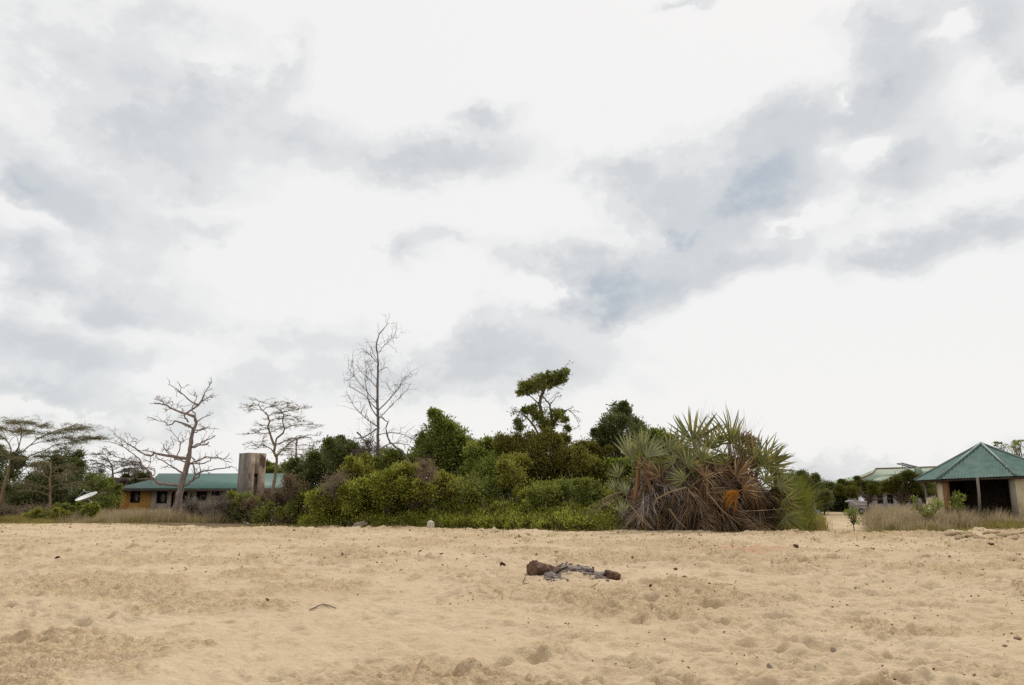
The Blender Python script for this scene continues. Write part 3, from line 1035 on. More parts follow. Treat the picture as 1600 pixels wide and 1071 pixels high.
# big umbrella acacia at the left edge
cL = conv(0, 640, 5.635)
UMB = [
    ([(0, 850), (25, 720), (55, 620), (85, 520), (110, 430), (130, 380)], .16, .09),
    ([(110, 430), (95, 340), (70, 290), (20, 240), (-60, 220), (-140, 200)], .08, .02), ([(75, 300), (30, 200), (-20, 165), (-120, 150)], .05, .02),
    ([(120, 400), (165, 330), (185, 250), (190, 180), (170, 130), (120, 120)], .07, .02), ([(185, 250), (250, 200), (330, 150), (380, 140)], .045, .012),
    ([(170, 330), (150, 240), (90, 190), (20, 170)], .04, .015),
    ([(130, 400), (200, 370), (260, 320), (330, 260), (420, 210), (520, 180), (640, 140)], .075, .015), ([(420, 210), (500, 190), (600, 175), (735, 165)], .035, .01),
    ([(260, 320), (340, 290), (440, 270), (560, 250)], .045, .012), ([(330, 260), (300, 215), (240, 190), (190, 190)], .035, .012), ([(380, 235), (470, 215), (560, 200)], .035, .012),
    ([(200, 440), (290, 400), (390, 360), (490, 310), (600, 295), (690, 270), (760, 258), (860, 258)], .07, .012), ([(490, 315), (580, 275), (680, 255)], .035, .012),
    ([(390, 360), (480, 375), (620, 300)], .03, .012), ([(170, 500), (230, 450), (290, 420), (380, 410), (540, 430)], .05, .012), ([(290, 415), (370, 385), (500, 372)], .035, .012),
    ([(120, 430), (200, 440)], .08, .07), ([(100, 460), (170, 500), (240, 500), (330, 470)], .05, .02), ([(90, 350), (30, 330), (-60, 300)], .04, .015), ([(95, 400), (40, 370), (-50, 360)], .04, .015),
    ([(75, 300), (110, 250), (170, 215), (250, 215)], .035, .012), ([(-20, 165), (60, 130), (140, 115), (250, 120)], .03, .012),
]
YU = 58


def vine_ball(mb, rng):
    lobe_leaves(mb, lobes_px([(165, 400, 45), (150, 450, 50), (120, 430, 30), (190, 470, 35), (150, 500, 30)], YU, .4, rng, 0, 640, 5.635), .12, 16, 18, rng)


branch_tree('acacia_tree', 'large flat topped umbrella acacia with leaning trunk at the left edge', 'tree', base(2, YU), UMB, cL, YU, 'bark_yellow',
            12, twig_n=5.2, twig_len=1.1, zig=.3, leafm='leaf_acacia', leaf=.07, leaf_per=9, leaf_flat=True, depth=2.6, twig_r=.011, extra=vine_ball, slim=.7, flatz=.16, start=.5)
branch_tree('acacia_tree', 'small thorn tree with level branches in front of the bush left of the dish', 'tree', base(77, 54), [
    ([(438, 900), (440, 760), (440, 620), (450, 540), (430, 470)], .09, .03), ([(440, 620), (380, 560), (300, 540)], .04, .012), ([(445, 600), (530, 570), (680, 540)], .04, .012),
    ([(440, 700), (350, 680), (160, 660)], .045, .012), ([(440, 690), (520, 660), (640, 655)], .04, .012), ([(440, 640), (490, 610), (600, 590)], .035, .012),
    ([(440, 760), (350, 730), (240, 715)], .035, .012), ([(440, 740), (520, 700), (590, 690)], .035, .012), ([(448, 560), (520, 510), (600, 500)], .03, .012), ([(440, 560), (380, 500), (320, 480)], .03, .012)],
    cL, 54, 'bark_yellow', 13, twig_n=4.5, twig_len=.8, leafm='leaf_acacia', leaf=.07, leaf_per=7, leaf_flat=True, depth=1.2)

M['leaf_parasol'] = leaf_mat('parasol_foliage', [(0.08, 0.08, 0.024), (0.17, 0.18, 0.042), (0.29, 0.30, 0.07)], 0.4, 1.0, 0.7)
# tree with a leaning parasol crown over vine-hung deadwood
c8 = conv(780, 570, 8.236)
YV = 41
PAR = [
    ([(620, 1900), (600, 1300), (585, 1000), (560, 750), (540, 610), (520, 510), (535, 420), (560, 340), (600, 260), (640, 200)], .16, .03),
    ([(520, 510), (430, 430), (380, 390), (340, 350), (280, 320)], .05, .015), ([(530, 430), (480, 340), (440, 280)], .04, .015),
    ([(590, 1000), (680, 800), (680, 720), (670, 620), (650, 515), (590, 440), (560, 400), (600, 300)], .09, .03), ([(650, 515), (690, 470), (730, 420)], .04, .012),
    ([(600, 260), (700, 220), (800, 170), (840, 110)], .04, .012), ([(620, 240), (720, 280), (820, 320)], .03, .012),
    ([(560, 1000), (450, 800), (400, 730), (330, 660), (260, 610), (170, 598)], .07, .02), ([(215, 600), (185, 555)], .03, .012), ([(440, 780), (380, 700), (280, 650)], .04, .015),
    ([(700, 760), (790, 640), (850, 600), (885, 575), (940, 620), (990, 690), (1045, 825)], .06, .008),
    ([(260, 620), (220, 680), (200, 750)], .02, .01), ([(290, 570), (350, 580), (450, 570)], .03, .012), ([(290, 570), (250, 650), (250, 740), (300, 780)], .02, .01),
    ([(370, 690), (300, 730), (210, 790)], .02, .01), ([(440, 640), (420, 700), (450, 780)], .025, .012), ([(790, 680), (840, 720), (870, 790), (880, 880)], .02, .01),
]


def parasol(mb, rng):
    crown = []
    for k in range(84):
        x = 250 + 630 * (k + rng.uniform(-1, 1)) / 84
        mid = 325 - .30 * (x - 270)
        half = 74 * math.sqrt(max(.1, 1 - ((x - 590) / 350) ** 2)) + 18
        crown.append((x, mid + rng.uniform(-1, 1) * half, rng.uniform(16, 34)))
    lobe_leaves(mb, lobes_px(crown, YV, .9, rng, 780, 570, 8.236), .115, 3, 9, rng, flat=.9, spread=.9)
    lobe_leaves(mb, lobes_px([(560, 670, 90), (600, 740, 110), (520, 740, 80), (700, 720, 90), (720, 640, 65), (790, 610, 45), (430, 570, 42), (850, 720, 25), (870, 830, 25), (480, 640, 50),
                              (330, 590, 25), (230, 720, 25), (260, 800, 40), (760, 700, 60)], YV, .8, rng, 780, 570, 8.236), .12, 9, 15, rng, spread=.6)


branch_tree('parasol_tree', 'slender tree with a leaning parasol crown above vine hung dead branches', 'tree', base(852, YV), PAR, c8, YV, 'bark_brown',
            14, twig_n=1.6, twig_len=.6, zig=.4, leafm='leaf_parasol', leaf=.11, leaf_per=2, depth=.9, twig_r=.012, droop=.5, extra=parasol)
# ------------------------------------------------------------------ leafy trees and shrubs of the thicket
leafy('broadleaf_tree', 'dense dark green rounded tree behind dry scrub left of the tall bare tree', 'tree', 515, 42,
      [(478, 745, 26), (500, 722, 26), (527, 709, 22), (549, 712, 18), (515, 745, 32), (548, 738, 26), (470, 772, 24), (500, 775, 28), (535, 770, 28), (488, 728, 18), (538, 700, 12), (458, 760, 14)],
      'leaf_dark', .13, 30, 30, 21, 1.6)
leafy('broadleaf_tree', 'tall green leafy tree with a pointed crown right of the tall bare tree', 'tree', 690, 41,
      [(690, 662, 16), (684, 680, 24), (712, 688, 21), (700, 712, 30), (672, 705, 22), (724, 697, 11), (655, 725, 24), (716, 735, 28), (690, 745, 34), (640, 738, 18), (700, 668, 10), (665, 690, 14), (720, 712, 18)],
      'leaf_mid', .13, 32, 28, 22, 1.3, twigs=2)
leafy('broadleaf_tree', 'green tree with an open rounded crown behind the fan palm', 'tree', 970, 42,
      [(968, 648, 15), (955, 662, 18), (984, 660, 17), (942, 680, 14), (968, 684, 26), (998, 674, 14), (938, 697, 14), (962, 712, 24), (996, 702, 20), (975, 640, 8)],
      'leaf_dark', .13, 24, 24, 23, 1.4, twigs=2)
leafy('leafy_shrub', 'olive shrub showing above the left fronds of the fan palm', 'shrub', 1030, 39,
      [(1012, 690, 16), (1034, 684, 13), (1028, 702, 18), (1050, 700, 14), (1008, 712, 18), (1040, 720, 18), (1065, 712, 14)], 'leaf_mid', .12, 24, 22, 24, 1.0)
leafy('vine_thicket', 'olive vine covered mound beneath the parasol tree', 'shrub', 845, 40,
      [(786, 700, 18), (806, 698, 17), (828, 692, 17), (850, 694, 20), (872, 698, 18), (888, 712, 17), (796, 722, 24), (825, 718, 26), (855, 718, 28), (882, 730, 24), (900, 745, 20), (810, 742, 22), (842, 742, 26), (872, 752, 20)],
      'leaf_olive', .12, 26, 26, 25, 1.3, twigs=2, spread=.5)
leafy('leafy_shrub', 'yellow green shrub between the pointed green tree and the vine covered mound', 'shrub', 762, 39,
      [(742, 705, 14), (760, 702, 15), (775, 715, 16), (745, 725, 20), (768, 735, 22), (735, 745, 18), (785, 745, 20), (755, 752, 20)], 'leaf_bright', .12, 30, 26, 26, 1.1, twigs=1)
leafy('leafy_shrub', 'dark olive shrub between the vine covered mound and the fan palm', 'shrub', 925, 39,
      [(905, 705, 13), (922, 702, 14), (938, 714, 15), (912, 725, 20), (935, 738, 22), (955, 740, 18), (918, 752, 22), (945, 765, 18), (968, 760, 16)], 'leaf_olive', .12, 30, 26, 27, 1.1, twigs=1)
leafy('leafy_shrub', 'bright lime green shrub low in front of the vine covered mound', 'shrub', 803, 37,
      [(795, 728, 14), (812, 722, 13), (802, 742, 18), (785, 745, 14)], 'leaf_yellow', .12, 26, 24, 28, .7)
leafy('leafy_shrub', 'yellow leaved shrub in front of the dark rounded tree', 'shrub', 560, 39,
      [(552, 728, 12), (568, 725, 12), (578, 735, 13), (545, 742, 14), (562, 745, 16), (580, 752, 15), (540, 755, 12)], 'leaf_yellow', .12, 26, 22, 29, .8)
leafy('leafy_shrub', 'small deep green round shrub at the foot of the tall bare tree', 'shrub', 606, 40,
      [(604, 720, 14), (617, 722, 12), (610, 734, 16), (596, 734, 12), (624, 738, 12)], 'leaf_mid', .12, 30, 28, 30, .7)
leafy('leafy_shrub', 'broad yellow green shrub below the pointed green tree', 'shrub', 650, 37,
      [(628, 738, 16), (648, 742, 18), (668, 748, 18), (635, 758, 22), (662, 765, 22), (690, 765, 20), (615, 760, 18), (712, 768, 18), (595, 750, 15)], 'leaf_yellow', .12, 30, 24, 31, .9, twigs=2)
leafy('leafy_shrub', 'mid green shrub below the lime green shrub and left of the dark hollow', 'shrub', 755, 36.5,
      [(735, 765, 18), (758, 768, 18), (780, 765, 16), (745, 785, 20), (775, 785, 20)], 'leaf_mid', .12, 28, 26, 32, .8, twigs=1)
twig_bush('dry_shrub', 'grey brown twiggy dry shrub around the base of the tall bare tree', 'shrub', 582, 41, [(568, 706, 16), (588, 704, 16), (600, 715, 12), (580, 722, 16), (560, 718, 12)], 33, 200, 'twig', 'leaf_grey', .08, 5)
twig_bush('dry_shrub', 'brown dry twiggy shrub amid the yellow shrubs left of centre', 'shrub', 545, 38, [(522, 752, 13), (545, 750, 12), (520, 765, 12)], 34, 130, 'twig', 'leaf_brown', .08, 5)
twig_bush('dry_shrub', 'small brown dry bush in front of the pointed green tree', 'shrub', 668, 35.6, [(662, 733, 8), (668, 742, 9)], 35, 70, 'twig', 'leaf_brown', .08, 5, depth=.5)
twig_bush('dry_scrub', 'tall dark brown dry scrub right of the concrete tower', 'shrub', 440, 40,
          [(455, 762, 14), (435, 775, 15), (468, 772, 13), (418, 788, 15), (448, 792, 18), (472, 800, 15), (400, 798, 12), (425, 808, 15), (455, 812, 15)], 36, 460, 'twig_dark', 'leaf_brown', .08, 6, depth=1.4)
leafy('leafy_shrub', 'pale green shrub at the foot of the concrete tower', 'shrub', 385, 45,
      [(372, 785, 13), (388, 780, 12), (402, 788, 12), (380, 797, 14), (395, 800, 13), (372, 806, 12)], 'leaf_bright', .11, 20, 18, 37, .8)
twig_bush('grey_thicket', 'low wide grey brown leafless thicket in front of the long house', 'shrub', 325, 46,
          [(290, 798, 14), (310, 792, 16), (330, 788, 18), (352, 788, 16), (345, 802, 16), (318, 805, 14), (365, 798, 14), (300, 806, 10)], 38, 520, 'twig', 'leaf_grey', .07, 5, depth=1.6)
leafy('leafy_shrub', 'low dark shrub beneath the right end of the grey thicket', 'shrub', 362, 45,
      [(352, 805, 11), (368, 803, 12), (360, 812, 9), (340, 810, 9)], 'leaf_dark', .10, 18, 16, 39, .6)

leafy('leafy_shrub', 'green and rusty leaved low shrub in the dark brown scrub', 'shrub', 425, 39,
      [(405, 806, 9), (420, 800, 10), (438, 806, 10), (452, 798, 10), (465, 786, 10), (475, 775, 9), (480, 800, 12)], 'leaf_mid', .11, 16, 14, 40, .8, spread=.6)
leafy('leafy_shrub', 'fresh green shrub in front of the yellow leaved shrub and brown twigs', 'shrub', 530, 37.4,
      [(490, 782, 14), (508, 776, 15), (528, 772, 15), (548, 768, 15), (568, 768, 15), (520, 790, 16), (550, 788, 16), (582, 776, 14)], 'undergrowth', .11, 26, 20, 60, .8, spread=.6)
leafy('leafy_shrub', 'fresh green shrub just right of the stacked brown twigs below the tall bare tree', 'shrub', 605, 37.2,
      [(592, 762, 14), (610, 756, 15), (628, 764, 15), (600, 780, 16), (622, 782, 16)], 'undergrowth', .11, 26, 20, 61, .7, spread=.6)
leafy('leafy_shrub', 'broad fresh green shrub at the right end of the undergrowth before the dark hollow', 'shrub', 890, 34.2,
      [(840, 772, 13), (862, 768, 13), (885, 766, 14), (908, 768, 14), (930, 772, 14), (950, 778, 13), (875, 784, 14), (915, 786, 14), (942, 792, 12)], 'leaf_mid', .10, 22, 18, 62, .7, spread=.62)

leafy('leafy_shrub', 'dark shrub deep in the hollow beneath the vine covered mound', 'shrub', 850, 42.5,
      [(790, 765, 22), (820, 762, 24), (850, 762, 24), (880, 764, 24), (910, 768, 24), (940, 772, 22), (840, 740, 22), (900, 745, 22), (800, 740, 20)], 'leaf_dark', .14, 26, 24, 63, 1.0)
leafy('leafy_shrub', 'dull green shrub hidden among the left stems of the fan palm', 'shrub', 985, 36,
      [(965, 735, 16), (985, 728, 16), (1005, 735, 18), (970, 760, 18), (995, 762, 20), (955, 785, 18), (1025, 745, 18)], 'leaf_mid', .12, 24, 22, 64, .8)

# left-hand bush
leafy('broadleaf_tree', 'dark tree at the extreme left edge behind the leaning acacia trunk', 'tree', -12, 62,
      [(-30, 715, 26), (0, 722, 20), (-20, 745, 28), (12, 745, 20), (-30, 770, 28), (0, 772, 26), (25, 765, 16)], 'leaf_dark', .16, 18, 22, 41, 2.0)
leafy('broadleaf_tree', 'wide dark green bushy tree left of the satellite dish', 'tree', 90, 60,
      [(70, 735, 18), (88, 725, 16), (108, 722, 16), (122, 735, 16), (98, 745, 24), (70, 755, 22), (125, 755, 18), (50, 762, 20), (95, 770, 24), (130, 775, 18), (60, 785, 20), (110, 790, 18), (40, 780, 18)],
      'leaf_dark', .15, 22, 22, 42, 2.0, twigs=2)
leafy('leafy_shrub', 'olive green bush behind the satellite dish', 'shrub', 160, 64,
      [(145, 760, 14), (160, 752, 12), (172, 765, 14), (150, 778, 16), (170, 785, 14), (182, 780, 10), (165, 795, 12)], 'leaf_mid', .14, 18, 20, 43, 1.4)
twig_bush('dry_shrub', 'pale leafless brown bush on the skyline between dark bush and stone stack', 'shrub', 155, 72, [(150, 745, 12), (165, 748, 12), (148, 758, 10), (172, 758, 9)], 44, 180, 'twig', 'leaf_grey', .12, 6, r=.018)
twig_bush('heath_shrub', 'pinkish brown dry shrubs under the leaning acacia at the left edge', 'shrub', 28, 52,
          [(-20, 800, 12), (5, 796, 11), (25, 798, 10), (48, 797, 10), (68, 798, 9), (15, 806, 9), (55, 806, 8)], 45, 420, 'twig', 'leaf_brown', .07, 6, depth=1.2)
leafy('leafy_shrub', 'bright green rounded shrub directly under the satellite dish', 'shrub', 137, 48.4,
      [(126, 794, 6), (138, 793, 6), (148, 795, 6), (132, 800, 6), (144, 801, 6)], 'leaf_bright', .10, 24, 20, 46, .5)
leafy('leafy_shrub', 'low yellow green weeds left of the satellite dish', 'shrub', 75, 49,
      [(40, 808, 6), (55, 804, 7), (72, 806, 7), (90, 803, 8), (104, 806, 7), (62, 810, 5), (84, 810, 6)], 'leaf_yellow', .10, 22, 18, 47, .6)
leafy('leafy_shrub', 'dull green shrub just left of the satellite dish', 'shrub', 102, 50,
      [(90, 797, 8), (102, 794, 7), (112, 799, 6), (100, 804, 7)], 'leaf_mid', .10, 20, 18, 48, .5)
leafy('broadleaf_tree', 'dark tree rising behind the left wing of the green roof', 'tree', 215, 86,
      [(200, 748, 9), (214, 744, 9), (226, 748, 7), (208, 758, 10), (222, 760, 9), (196, 762, 8)], 'leaf_dark', .2, 16, 20, 49, 1.5)
leafy('broadleaf_tree', 'green trees showing over the green roof right of the concrete tower', 'tree', 430, 92,
      [(416, 732, 9), (430, 735, 9), (445, 733, 10), (408, 742, 9), (424, 747, 10), (442, 748, 10), (458, 742, 9), (470, 748, 12)], 'leaf_mid', .22, 16, 18, 50, 1.5)

# right-hand bush and flat-topped trees
leafy('broadleaf_tree', 'dark green bushes behind the right side of the fan palm', 'tree', 1262, 74,
      [(1236, 752, 14), (1252, 752, 13), (1270, 757, 13), (1286, 764, 11), (1240, 770, 16), (1262, 774, 17), (1282, 782, 15), (1250, 788, 14), (1272, 794, 10), (1222, 760, 16), (1292, 775, 9)],
      'leaf_dark', .17, 26, 26, 51, 2.2)
leafy('broadleaf_tree', 'black green thicket closing the end of the sandy path', 'tree', 1306, 104,
      [(1295, 772, 10), (1308, 776, 10), (1320, 772, 10), (1300, 785, 11), (1315, 786, 11), (1328, 784, 10), (1290, 790, 8), (1305, 794, 7), (1322, 794, 7)], 'leaf_dark', .24, 26, 28, 52, 2.0)
leafy('flat_topped_tree', 'low flat topped thorn tree spreading over the pale trailer', 'tree', 1358, 80,
      [(1308, 762, 8), (1322, 757, 9), (1340, 757, 10), (1358, 757, 10), (1376, 760, 10), (1330, 766, 10), (1350, 768, 10), (1368, 769, 10), (1315, 769, 7), (1388, 766, 9)],
      'leaf_acacia_green', .15, 26, 26, 53, 2.6, flat=.5, trunk_r=.2, spread=.62)
leafy('flat_topped_tree', 'flat topped thorn tree with several dark trunks left of the pavilion', 'tree', 1405, 72,
      [(1388, 756, 9), (1402, 750, 10), (1416, 745, 11), (1430, 748, 10), (1395, 764, 10), (1412, 762, 12), (1430, 763, 11), (1446, 760, 11), (1418, 740, 6), (1425, 768, 10), (1450, 770, 9)],
      'leaf_acacia_green', .14, 28, 26, 54, 2.4, flat=.5, trunk_r=.24, spread=.62)
leafy('flat_topped_tree', 'feathery flat branched tree showing beyond the pavilion roof at the right edge', 'tree', 1600, 50,
      [(1568, 697, 6), (1580, 699, 7), (1592, 695, 7), (1588, 706, 7), (1606, 700, 9), (1620, 706, 10), (1600, 712, 8), (1558, 694, 4), (1590, 690, 4)], 'leaf_mid', .09, 6, 9, 55, .8, flat=.45, spread=.55)
leafy('sapling', 'thin green sapling with drooping leaf tufts in the dry grass before the pavilion low wall', 'sapling', 1449, 31.2,
      [(1428, 783, 5), (1432, 792, 5), (1440, 800, 6), (1449, 796, 6), (1458, 788, 6), (1466, 784, 6), (1447, 808, 6), (1455, 803, 5), (1470, 790, 4)], 'leaf_bright', .09, 5, 4, 56, .25, trunk_r=.02, spread=.7)
leafy('sapling', 'short bright leafy sapling in front of the dark pavilion opening', 'sapling', 1496, 31.0,
      [(1493, 782, 6), (1498, 776, 5), (1500, 786, 5), (1491, 790, 5)], 'leaf_bright', .09, 6, 5, 57, .2, trunk_r=.02, spread=.7)
leafy('sapling', 'small upright green sapling at the right side of the sandy path', 'sapling', 1332, 33,
      [(1326, 800, 5), (1333, 798, 5), (1337, 805, 5), (1330, 810, 5), (1334, 816, 5)], 'leaf_bright', .09, 6, 4, 58, .25, trunk_r=.02, spread=.7)
leafy('leafy_shrub', 'small pale grey green shrub beside the pale blue post', 'shrub', 1288, 76,
      [(1284, 789, 5), (1291, 788, 5), (1288, 794, 5)], 'leaf_grey', .12, 14, 14, 59, .4)

# far wood closing the horizon on both sides
rngw = np.random.default_rng(77)
wb, wt = MB(), MB()
for i in range(420):
    px = rngw.uniform(-600, 2200)
    yy = rngw.uniform(112, 150)
    b = base(px, yy)
    h = rngw.uniform(1.5, 3.6)
    lobe_leaves(wb, [(b[0], b[1], b[2] + h * .55, h * .7), (b[0] + rngw.normal() * 1.5, b[1], b[2] + h * .35, h * .6)], .34, 5, 22, rngw)
    limb(wt, b, b + np.array([0, 0, h * .8]), .1, .05, rngw)
w = wb.build('far_wood', M['leaf_dark'])
tag(w, 'line of low dark scrub woodland far behind the buildings', 'woodland', kind='stuff')
wt.build('trunks', M['bark_brown'], w)

# undergrowth: the knee to chest high mass of green in front of the thicket
rngu = np.random.default_rng(78)
ub, us = MB(), MB()
lob = []
for i in range(820):
    px = rngu.uniform(470, 1000)
    front = np.interp(px, [470, 560, 673, 800, 900, 1000], [37.2, 36.6, 35.4, 32.6, 31.3, 31.8])
    d = rngu.random() ** 1.2
    yy = front + 0.35 + d * 4.6
    b = base(px, yy)
    h = (0.3 + 1.25 * smooth01(0, .8, d)) * rngu.uniform(.55, 1.3) * np.interp(px, [470, 520, 900, 960, 1000], [.75, 1, 1, .9, .6])
    R = rngu.uniform(.16, .42)
    lob.append((b[0], yy, b[2] + max(.12, h - R * .6), R))
    if rngu.random() < .7:
        lob.append((b[0], yy - .05, b[2] + .5 * h, R))
    if rngu.random() < .6:
        limb(us, b - np.array([0, .35, 0]), b + np.array([rngu.normal() * .3, -.35, h * rngu.uniform(.8, 1.5)]), .013, .006, rngu, .3, 3, 5)
lobe_leaves(ub, lob, .105, 13, 13, rngu, aspect=.42, spread=.40, up=.6)
u = ub.build('undergrowth', M['undergrowth'])
tag(u, 'tangled bright green undergrowth along the sand edge in front of the thicket', 'undergrowth', kind='stuff')
us.build('stalks', M['twig'], u)
# ------------------------------------------------------------------ buildings and built things
def brick_like(name, c1, c2, c3=None, **k):
    return solid_mat(name, c1, c2, c3=c3, **k)


M['roof_green'] = solid_mat('green_painted_iron', (0.036, 0.098, 0.078), (0.050, 0.128, 0.102), 0.9, 0.55, 0.25, 40, (1, 1, 1), spec=.35)
M['roof_pale'] = solid_mat('faded_green_iron', (0.135, 0.19, 0.125), (0.20, 0.25, 0.17), 0.6, 0.6, 0.2, 30, spec=.3)
M['roof_corr'] = solid_mat('weathered_green_iron', (0.045, 0.095, 0.080), (0.080, 0.145, 0.122), 1.6, 0.75, 0.15, 20, (1.5, 1.5, 1.5), spec=.15, c3=(0.115, 0.18, 0.155))
M['ridge'] = solid_mat('grey_ridge_iron', (0.13, 0.17, 0.155), (0.22, 0.26, 0.245), 3, 0.5)
M['wall_orange'] = solid_mat('orange_plaster', (0.42, 0.215, 0.055), (0.56, 0.315, 0.085), 1.3, 0.9, 0.2, 12)
M['wall_grey'] = solid_mat('bare_grey_plaster', (0.36, 0.29, 0.225), (0.52, 0.43, 0.34), 1.1, 0.9, 0.2, 12)
M['wall_rust'] = solid_mat('rusty_plaster', (0.33, 0.17, 0.085), (0.48, 0.29, 0.17), 1.1, 0.9, 0.2, 12)
M['wall_cream'] = solid_mat('stained_cream_plaster', (0.30, 0.24, 0.14), (0.55, 0.46, 0.28), 1.2, 0.9, 0.15, 14, c3=(0.60, 0.51, 0.33))
M['wall_lilac'] = solid_mat('pale_grey_plaster', (0.42, 0.38, 0.35), (0.56, 0.52, 0.48), .8, 0.9)
M['concrete'] = solid_mat('weathered_concrete', (0.10, 0.075, 0.058), (0.29, 0.225, 0.165), 1.5, 0.95, 0.5, 14, (1.3, 1.3, 1.0), c3=(0.40, 0.325, 0.245), detail=8)
M['stone_dark'] = solid_mat('dark_stone', (0.045, 0.035, 0.028), (0.13, 0.10, 0.075), 2.5, 0.95, 0.8, 8)
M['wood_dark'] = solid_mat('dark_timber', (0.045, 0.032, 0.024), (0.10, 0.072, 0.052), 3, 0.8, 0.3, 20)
M['wood_brown'] = solid_mat('brown_timber', (0.15, 0.075, 0.032), (0.28, 0.145, 0.065), 3, 0.75, 0.3, 20, (6, 6, 1))
M['wood_grey'] = solid_mat('grey_timber', (0.16, 0.13, 0.10), (0.28, 0.235, 0.19), 3, 0.85, 0.3, 20, (6, 6, 1))
M['dark_glass'] = solid_mat('dark_glass', (0.012, 0.012, 0.014), (0.03, 0.03, 0.032), 2, 0.25, spec=.5)
M['curtain'] = solid_mat('grey_curtain', (0.13, 0.13, 0.14), (0.30, 0.30, 0.31), 2.0, 0.9, stretch=(9, 1, .5))
M['white_paint'] = solid_mat('dirty_white_paint', (0.60, 0.60, 0.59), (0.80, 0.80, 0.79), 3, 0.5)
M['grey_metal'] = solid_mat('grey_metal', (0.22, 0.23, 0.24), (0.36, 0.37, 0.38), 4, 0.45, metal=.4)
M['rubber'] = solid_mat('black_rubber', (0.018, 0.018, 0.018), (0.03, 0.03, 0.03), 5, 0.8)
M['pale_slat'] = solid_mat('pale_painted_slats', (0.40, 0.34, 0.32), (0.62, 0.55, 0.53), 2, 0.7)
M['pale_blue'] = solid_mat('faded_blue_paint', (0.20, 0.27, 0.29), (0.45, 0.52, 0.53), 4, 0.7)
M['floor_dust'] = solid_mat('dusty_floor', (0.13, 0.10, 0.07), (0.2, 0.16, 0.11), 2, 0.9)


def wall(mb, p0, p1, z0, z1, th, openings=()):
    """upright wall from p0 to p1 (x, y) with real openings (u0, u1, z0, z1), u in metres from p0"""
    p0, p1 = np.array(p0, float), np.array(p1, float)
    Ln = np.linalg.norm(p1 - p0)
    u = (p1 - p0) / Ln
    ang = math.atan2(u[1], u[0])
    cuts = sorted(set([0.0, Ln] + [min(max(v, 0), Ln) for o in openings for v in o[:2]]))
    for a, b in zip(cuts, cuts[1:]):
        if b - a < 1e-4:
            continue
        mid = (a + b) / 2
        hol = sorted([(o[2], o[3]) for o in openings if o[0] < mid < o[1]])
        z = z0
        for h0, h1 in hol + [(z1, z1)]:
            if h0 - z > 1e-3:
                c = p0 + u * mid
                mb.box((c[0], c[1], (z + h0) / 2), (b - a, th, h0 - z), ang)
            z = h1


def arch_fill(mb, xc, y, w, ztop, th, spring):
    """the two solid corners above a round-headed opening"""
    r = w / 2
    n = 8
    for sgn in (-1, 1):
        a = np.linspace(0, PI / 2, n + 1)
        rise = ztop - spring
        pts = [(xc + sgn * r * math.cos(t), spring + rise * math.sin(t)) for t in a]
        for i in range(n):
            (x0, z0), (x1, z1) = pts[i], pts[i + 1]
            mb.hexa([(x0, y, z0), (x1, y, z1), (x1, y + th, z1), (x0, y + th, z0), (x0, y, ztop + .002), (x1, y, ztop + .002), (x1, y + th, ztop + .002), (x0, y + th, ztop + .002)])


def slab(mb, faces, th):
    """roof planes (lists of points) given a thickness downwards"""
    for f in faces:
        f = np.array(f, float)
        lo = f - np.array([0, 0, th])
        k = len(f)
        mb.add(np.vstack([f, lo]), [tuple(range(k)), tuple(range(2 * k - 1, k - 1, -1))] + [(i, k + i, k + (i + 1) % k, (i + 1) % k) for i in range(k)])


def P(px, py, Y):
    return at(px, py, Y)


# --- the long house on the left
YH, YE = 69.6, 68.5
ch = base(320, YH)
house = thing('house', 'long low house with green iron roof and orange end wall behind the dead tree', 'house', ch)
zg = ch[2] - .1
A, B_, C_, D_, E_ = P(180, 763, YE), P(240, 748.5, 71.3), P(248, 740, 73), P(449, 740, 73), P(472, 763, YE)
A[2] = E_[2] = (A[2] + E_[2]) / 2
bk = lambda p: np.array([p[0], 146 - p[1], p[2]])
mb = MB()
slab(mb, [[A, E_, D_, C_, B_], [bk(E_), bk(A), bk(B_), bk(C_), bk(D_)], [bk(A), A, B_, bk(B_)], [bk(B_), B_, C_, bk(C_)], [E_, bk(E_), bk(D_), D_]], .07)
roof = mb.build('roof', M['roof_green'], house)
mb = MB()
mb.box(((A[0] + E_[0]) / 2, YE + .02, A[2] - .17), (E_[0] - A[0] - .1, .05, .2))
mb.box((A[0] + .12, 73, A[2] - .17), (.05, 8.8, .2))
mb.build('fascia', M['wood_dark'], roof)
xq = lambda px: P(px, 785, YH)[0]
zq = lambda py: P(300, py, YH)[2]
ztop = A[2] - .09


def opening(px0, px1, py0, py1, u0px):
    return (xq(px0) - xq(u0px), xq(px1) - xq(u0px), zq(py1), min(zq(py0), ztop - .05))


mb = MB()
wall(mb, (xq(188), YH), (xq(235), YH), zg, ztop, .2, [opening(203, 219, 765.5, 786, 188)])
wall(mb, (xq(188) + .1, YH + .1), (xq(188) + .1, 76.4), zg, ztop, .2)
mb.build('wall', M['wall_orange'], house)['label'] = 'orange plaster end wall'
ops = [(244, 261, 766.5, 787), (267, 277, 767, 803), (284.5, 293, 767, 787), (295.5, 301.5, 771, 803), (306, 323, 767.5, 783), (330, 347, 767.5, 775)]
mb = MB()
wall(mb, (xq(235) + .004, YH + .03), (xq(358), YH + .03), zg, ztop, .2, [opening(*o, 235) for o in ops])
for px0, px1 in ((267, 277), (284.5, 293)):
    arch_fill(mb, (xq(px0) + xq(px1)) / 2, YH - .07, xq(px1) - xq(px0), min(zq(767), ztop - .05), .2, zq(773))
mb.build('wall', M['wall_grey'], house)['label'] = 'bare grey plaster front wall'
mb = MB()
ops2 = [(363, 371, 768, 800), (414.5, 424.5, 767.5, 800), (430.5, 440.5, 767.5, 800)]
